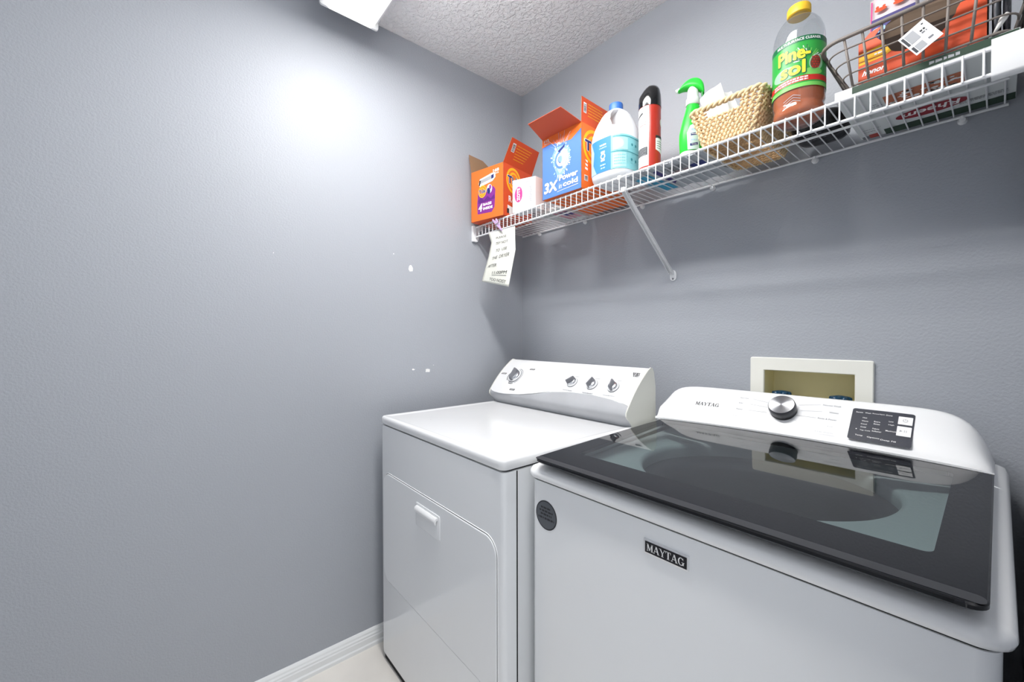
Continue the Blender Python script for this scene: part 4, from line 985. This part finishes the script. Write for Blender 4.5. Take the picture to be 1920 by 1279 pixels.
dc = Decal([]); U0, U1 = -.118, .098
dc.rect(U0, .058, U1, .172, M_pgreen, 0).rect(U0, .160, U1, .172, M_pdark, 1)
dc.text('MULTI-SURFACE CLEANER', .0, .166, w_=.092, h=.0058, m=M_white, l=2, bold=.02)
dc.rect(U0, .070, U1, .0825, M_pred, 1).rect(U0, .058, U1, .0665, M_plgreen, 1)
dc.squig(-.055, .018, .0790, .0035, M_white, 2, 3).squig(-.055, .018, .0737, .0035, M_white, 2, 4)
rd = random.Random(9)
for k in range(34):
    a = R(rd.uniform(10, 175)); r0, r1 = rd.uniform(.012, .02), rd.uniform(.026, .042); cx_, cy_ = .018, .115
    dc.line((cx_+r0*math.cos(a), cy_+r0*math.sin(a)), (cx_+r1*math.cos(a), cy_+r1*math.sin(a)), .0018, (M_pdark, M_plgreen, M_white)[k % 3], 1)
dc.ell(-.028, .098, .030, .014, mat('misty_green_print', (150, 205, 160), .45), 1).ell(.028, .090, .022, .008, M_plgreen, 1)
dc.ell(.036, .110, .016, .019, mat('misty_green_print', (150, 205, 160), .45), 1, rot=-.3).ell(.034, .110, .0115, .0155, M_cone, 2, rot=-.3)
for k in range(5):
    for j in range(3): dc.ell(.027+.006*j+(.003 if k % 2 else 0), .099+.0055*k, .002, .0016, M_pred, 3, 6)
for tx, u_, v_, w_ in (('Pine-', -.010, .1365, .066), ('sol', -.012, .1035, .050)):
    dc.heavy(tx, u_+.0012, v_-.0010, .0335, w_*1.06, M_pdark, 3, .0026).heavy(tx, u_, v_, .0305, w_, M_pyel, 4, .0013)
for (a, b_) in ((.06, .09), (.066, .086), (.075, .092)): dc.squig(a, a+.012, b_, .0025, M_plgreen, 2, int(a*1e3))
dc.build('label', pm, B_, step=.004)
dc = Decal([])
for k in range(3): dc.line((-.03, .022+k*.006), (-.010, .032+k*.006), .0012, M_link).line((-.010, .032+k*.006), (.004, .026+k*.006), .0012, M_link)
dc.build('embossed_mark', pm, B_, step=.004)
# --- black film pouch behind
def blob(x0, x1, y0, y1, z0, z1, seed, n=28, m_=14, amp=.12):
    rd = random.Random(seed); ph = [rd.uniform(0, 6.28) for _ in range(8)]; bm = bmesh.new(); rings = []
    for i in range(1, m_):
        t = math.pi*i/m_; z = -math.cos(t); rr = math.sin(t)**.55; rg = []
        for k in range(n):
            a = 2*math.pi*k/n; w_ = 1+amp*(math.sin(3*a+ph[0]+z*2)+.6*math.sin(7*a+ph[1]-z*3)+.4*math.sin(11*a+z*6+ph[2]))
            ca, sa = math.cos(a), math.sin(a); sq = (abs(ca)**3+abs(sa)**3)**(-1/3)
            rg.append(((x0+x1)/2+(x1-x0)/2*rr*w_*ca*sq/(1+amp), (y0+y1)/2+(y1-y0)/2*rr*w_*sa*sq/(1+amp), (z0+z1)/2+(z1-z0)/2*z))
        rings.append(rg)
    loft(bm, rings); return bm
PB = tag(finish('plastic_pouch', blob(1.222, 1.347, -.166, -.022, Z0+.001, Z0+.066, 4, amp=.05), M_bag, smooth=True), 'crumpled glossy black plastic pouch behind the cleaner bottle', 'pouch')
dc = Decal([])
for k in range(4): dc.squig(1.265, 1.30, -.15+k*.012, .005, M_grey, 0, 70+k)
dc.build('pouch_print', lambda a, b_, e: Vector((a, b_, Z0+.0008-e)), PB)
# --- boxed air filter lying flat under the wire basket
fx0, fx1, fy0, fy1, fh = 1.354, 1.610, -.2905, -.017, .019
AF = tag(finish('filter_box', bx(fx0, fx1, fy0, fy1, Z0, Z0+fh), M_filter, bevel=.001), 'thin white and green box with red oval logo, lying flat under the grey wire basket', 'box')
um = lambda a, b_, e: Vector((a, b_, Z0-e))
dc = Decal([])
dc.rect(1.402, -.050, fx1-.001, -.012, M_fgreen, 0).rect(1.36, -.285, 1.40, -.28, M_link, 0)
dc.rect(1.425, -.236, 1.545, -.180, M_brownprint, 0)
rd = random.Random(3)
for k in range(26): dc.ell(rd.uniform(1.43, 1.54), rd.uniform(-.23, -.186), rd.uniform(.003, .009), rd.uniform(.002, .006), M_filter if k % 2 else M_white, 1, 7)
dc.line((1.41, -.165), (1.55, -.165), .002, M_grey).squig(1.40, 1.42, -.21, .004, M_grey, 0, 3).squig(1.40, 1.42, -.2, .004, M_grey, 0, 4)
dc.ell(1.487, -.094, .058, .026, M_rheem, 1, 40)
vv, ff, x0, x1, y0_, y1_ = text2d('Rheem', .02, .15)
# read from below with its top towards the room: text turned by half a turn as the photo shows
s_ = .092/(x1-x0); sh = .027/(y1_-y0_); i_ = dc.mi(M_white)
for f_ in ff: dc.p.append(([(1.487-(vv[q][0]-(x0+x1)/2)*s_, -.094+(vv[q][1]-(y0_+y1_)/2)*sh) for q in f_], i_, 2))
for k in range(3): dc.squig(1.53, 1.60, -.070-.006*k, .003, M_grey, 1, 44+k)
dc.squig(1.365, 1.40, -.075, .003, M_grey, 0, 8).squig(1.365, 1.395, -.06, .003, M_grey, 0, 9).rect(1.372, -.040, 1.392, -.014, M_red, 0).rect(1.358, -.034, 1.372, -.014, M_grey, 0)
dc.build('underside_print', um, AF)
dc = Decal([]); dc.rect(fx0+.03, .004, fx1-.001, .018, M_fgreen, 0).squig(1.50, 1.54, .011, .006, M_link, 1, 7)
dc.build('edge_print', lambda a, b_, e: Vector((a, fy0-e, Z0+b_)), AF)
# --- grey wire basket
WB_ = thing('wire_basket', 'grey coated wire basket with white tag at the right end of the shelf', 'basket', (1.47, -.17, Z0+fh))
zb = Z0+fh+.003; zt_ = 1.846
rb = rrect(1.378, 1.602, -.291, -.050, .02, 5); rt = rrect(1.330, 1.626, -.312, -.024, .035, 5)
def fr(h, n_pts=None):
    out = []
    for (a, b_), (c_, d_) in zip(rb, rt): out.append((a+(c_-a)*h, b_+(d_-b_)*h, zb+(zt_-zb)*h))
    return out
bm = bmesh.new(); tube(bm, fr(1.), .0042, 8, closed=True); finish('rim', bm, M_gwire, WB_, smooth=True)
bm = bmesh.new(); tube(bm, fr(0.), .0024, 8, closed=True); finish('base_ring', bm, M_gwire, WB_, smooth=True)
for h in (.26, .52, .77):
    bm = bmesh.new(); tube(bm, fr(h), .0017, 6, closed=True); finish('side_wire', bm, M_gwire, WB_, smooth=True)
def vw(x, side):
    y0_, y1_ = (-.291, -.312) if side < 0 else (-.050, -.024); s_ = (x-1.4815)/.1035
    bm = bmesh.new(); tube(bm, [(x, y0_-.002*side*0, zb), (1.4815+s_*.1035*1.12, y1_+.0015*(1 if side < 0 else -1), zt_)], .0026, 6); finish('upright_wire', bm, M_gwire, WB_, smooth=True)
for x in (1.385, 1.4115, 1.438, 1.4645, 1.4915, 1.5215, 1.5535): vw(x, -1); vw(x, 1)
for y in (-.26, -.215, -.17, -.125, -.08):
    for xa, xb in ((1.378, 1.330), (1.602, 1.626)):
        bm = bmesh.new(); tube(bm, [(xa, y, zb), (xb, y*1.0, zt_)], .0022, 6); finish('upright_wire', bm, M_gwire, WB_, smooth=True)
for x in (1.40, 1.43, 1.46, 1.49, 1.52, 1.55, 1.57):
    bm = bmesh.new(); tube(bm, [(x, -.289, zb), (x, -.052, zb)], .0016, 6); finish('floor_wire', bm, M_gwire, WB_, smooth=True)
# torn orange box inside the wire basket
OB = thing('torn_box', 'torn red-orange box with yellow stripe inside the grey wire basket', 'box', (1.47, -.18, zb+.002))
ox0, ox1, oy0, oy1, oz = 1.392, 1.572, -.277, -.13, zb+.0025
bm = bmesh.new()
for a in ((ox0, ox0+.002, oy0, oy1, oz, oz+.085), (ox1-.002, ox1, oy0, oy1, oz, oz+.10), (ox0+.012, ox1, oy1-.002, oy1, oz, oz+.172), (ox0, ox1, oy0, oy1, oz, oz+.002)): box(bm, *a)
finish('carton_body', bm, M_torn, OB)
FP = [(ox0, 0), (ox1, 0), (ox1, .105), (1.552, .103), (1.546, .096), (1.541, .088), (1.5345, .076), (1.533, .068), (1.527, .060), (1.522, .052), (1.516, .045), (1.506, .043), (1.498, .040), (1.485, .036), (1.47, .037), (1.459, .037), (1.450, .041), (1.4415, .048), (1.437, .058), (1.4305, .072), (1.424, .080), (1.418, .089), (1.424, .097), (1.430, .104), (1.42, .103), (1.41, .100), (1.404, .094), (1.396, .089), (ox0, .087)]
bm = bmesh.new(); loft(bm, [[(x, y, oz+z) for x, z in FP] for y in (oy0, oy0-.0018)]); finish('torn_front', bm, M_orange2, OB)
bm = bmesh.new(); v = [(1.428, oy0+.014, oz+.082), (1.538, oy0+.014, oz+.076), (1.545, oy0+.002, oz+.100), (1.52, oy0-.002, oz+.118), (1.45, oy0-.002, oz+.112), (1.434, oy0+.004, oz+.104)]
flap(OB, v, .002, M_browncard, M_browncard, 'lid_flap')
dc = Decal([]); dc.poly([(ox0+.001, .038), (1.433, .040), (1.444, .046), (1.436, .062), (1.43, .066), (ox0+.001, .062)], M_yellow, 0)
dc.rect(ox0+.001, .044, 1.437, .0455, M_red, 1).rect(ox0+.001, .056, 1.434, .0575, M_red, 1).squig(1.418, 1.430, .051, .004, M_whitecard, 1, 3)
dc.text('honor', 1.417, .019, w_=.038, h=.011, m=M_white, l=1, bold=.03, shear=.35)
dc.build('front_print', lambda a, b_, e: Vector((a, oy0-.0018-e, oz+b_)), OB)
# pouch standing behind it
bm = bmesh.new(); rgs = []
for z, hw, dp in ((0, .038, .010), (.02, .042, .018), (.10, .043, .017), (.18, .043, .012), (.235, .043, .004), (.262, .043, .0008), (.275, .043, .0008)):
    rgs.append([(1.424-hw, -.098, zb+.002+z), (1.424, -.098-dp, zb+.002+z), (1.424+hw, -.098, zb+.002+z), (1.424, -.098+dp, zb+.002+z)])
rgs = [[(q[0], q[1], q[2]) for q in densify(r, 4)] for r in rgs]
bm = bmesh.new(); loft(bm, rgs)
SB = tag(finish('snack_pouch', bm, mat('pink_white_film', (226, 214, 218), .35), smooth=True), 'white and indigo plastic pouch with red print standing behind the torn box', 'pouch')
dc = Decal([]); dc.rect(1.386, .10, 1.462, .222, M_indigo, 0)
for k in range(12): dc.ell(1.39+random.random()*.06, .20-random.random()*.05, .003, .006, M_sky, 1, 7, rot=k)
dc.squig(1.40, 1.45, .213, .003, M_link, 1, 7)
for a in (1.402, 1.435): dc.ell(a, .243, .011, .005, M_orange2, 1).ell(a-.006, .250, .003, .004, M_orange2, 2).ell(a+.006, .249, .003, .003, M_orange2, 2)
dc.rect(1.384, .10, 1.387, .27, M_pink, 1)
dc.build('pouch_print', lambda a, b_, e: Vector((a, -.117-e+max(0, (b_-.18))*.17, zb+b_)), SB)
# plastic films and a handle at the right end of the wire basket
tag(finish('plastic_bag', blob(1.5765, 1.5885, -.282, -.12, zb+.003, zb+.125, 8, amp=.05), M_gbag, smooth=True), 'crumpled grey plastic bag beside the torn box in the wire basket', 'bag')
tag(finish('plastic_film', blob(1.5900, 1.6005, -.280, -.10, zb+.003, zb+.135, 12, amp=.05), M_dbag, smooth=True), 'shiny dark grey plastic film at the far right end of the wire basket', 'film')
bm = bmesh.new(); tube(bm, [(1.580, -.286, zb+.003), (1.5855, -.2875, zb+.012), (1.591, -.2875, zb+.023), (1.596, -.287, zb+.030)], [.0016, .0032, .0052, .0034], 10)
tag(finish('wand', bm, M_sheet, smooth=True), 'pale tapered plastic handle poking out beside the grey bag', 'wand')
# white tag on the wire basket
tm = fmap((1.4620, -.3135, 1.7968), (1.4951, -.3135, 1.8209), (1.4849, -.3135, 1.7519), 1)
tm_ = fmap((1.4849, -.3135, 1.7519), (1.5201, -.3135, 1.7741), (1.4620, -.3135, 1.7968))
tw, thh = .0416, .0505
bm = bmesh.new(); loft(bm, [[tm_(a, b_, e) for a, b_ in ((0, 0), (tw, 0), (tw, thh), (0, thh))] for e in (0, .0006)])
TG = finish('price_tag', bm, M_white, WB_); TG['label'] = 'white cardboard tag'
dc = Decal([])
dc.rect(.002, .003, .0165, .010, M_dgrey, 0).rect(.002, .020, .0055, .047, M_dgrey, 0) if False else None
dc.rect(.002, .004, .006, .018, M_dgrey, 0).rect(.002, .024, .006, .046, M_dgrey, 0).rect(.007, .004, .020, .018, M_link, 0).rect(.007, .024, .022, .046, M_link, 0)
dc.squig(.026, .036, .034, .004, M_ink, 0, 4).squig(.026, .034, .029, .003, M_grey, 0, 5).squig(.026, .034, .012, .004, M_grey, 0, 6).squig(.034, .038, .044, .003, M_ink, 0, 4)
dc.build('tag_print', lambda a, b_, e: tm_(a, b_, .0006+e), TG)
# --- handwritten note with its clip
cols = []
L_ = [(.1197, -.309, 1.672), (.1468, -.313, 1.625), (.1300, -.318, 1.560), (.1075, -.322, 1.505), (.0907, -.325, 1.461)]
R_ = [(.3010, -.309, 1.668), (.3060, -.312, 1.620), (.3120, -.315, 1.569), (.2950, -.320, 1.495), (.2776, -.324, 1.420)]
def cat(P4, t):
    n_ = len(P4)-1; f_ = t*n_; i = min(int(f_), n_-1); return Vector(P4[i]).lerp(Vector(P4[i+1]), f_-i)
def npt(a, b_, e=0):
    p = cat(L_, 1-b_).lerp(cat(R_, 1-b_), a); return p+Vector((.0, -e-.006*math.sin(a*3.1)*math.sin(b_*3.1), 0))
bm = bmesh.new(); v = [[bm.verts.new(npt(i/12, j/24)) for i in range(13)] for j in range(25)]
for j in range(24):
    for i in range(12): bm.faces.new([v[j][i], v[j][i+1], v[j+1][i+1], v[j+1][i]])
NT = tag(finish('paper_note', bm, M_paper, smooth=True, solid=.0004), 'white paper note with handwriting hanging from the left end of the wire shelf', 'note')
dc = Decal([])
for tx, a, b_, w_, r in (('PLEASE', .48, .83, .42, 0), ('TRY NOT', .50, .71, .50, 0), ('TO  USE', .52, .58, .42, 0), ('THE  DRYER', .52, .46, .62, 0), ('AFTER', .28, .33, .34, 0), ('11:00PM', .60, .20, .52, 0), ('TOO NOISY', .58, .07, .60, -.03)):
    dc.text(tx, a, b_, w_=w_, h=.05, m=M_ink, l=1, rot=r, shear=.1)
dc.line((.34, .155), (.86, .150), .008, M_ink, 1)
dc.build('handwriting', lambda a, b_, e: npt(a, b_, .0004+e), NT)
CP = thing('clothespin', 'small lilac plastic clothespin holding the handwritten note to the shelf', 'clip', (.19, -.318, 1.69))
for a, b_ in (((.168, -.322, 1.720), (.232, -.322, 1.662)), ((.184, -.3165, 1.722), (.222, -.3165, 1.664))):
    a, b_ = Vector(a), Vector(b_); d = (b_-a).normalized(); s_ = Vector((d.z, 0, -d.x))
    bm = bmesh.new(); loft(bm, [[c_+s_*(k*w_)+Vector((0, e, 0)) for k, e in ((-1, -.0022), (1, -.0022), (1, .0022), (-1, .0022))] for c_, w_ in ((a, .004), (a.lerp(b_, .45), .005), (b_, .0025))]); finish('jaw', bm, M_lilac, CP, bevel=.001)
bm = bmesh.new(); tube(bm, [(.190, -.3255, 1.694), (.212, -.3255, 1.698)], .0022, 8); finish('spring', bm, M_silver, CP)
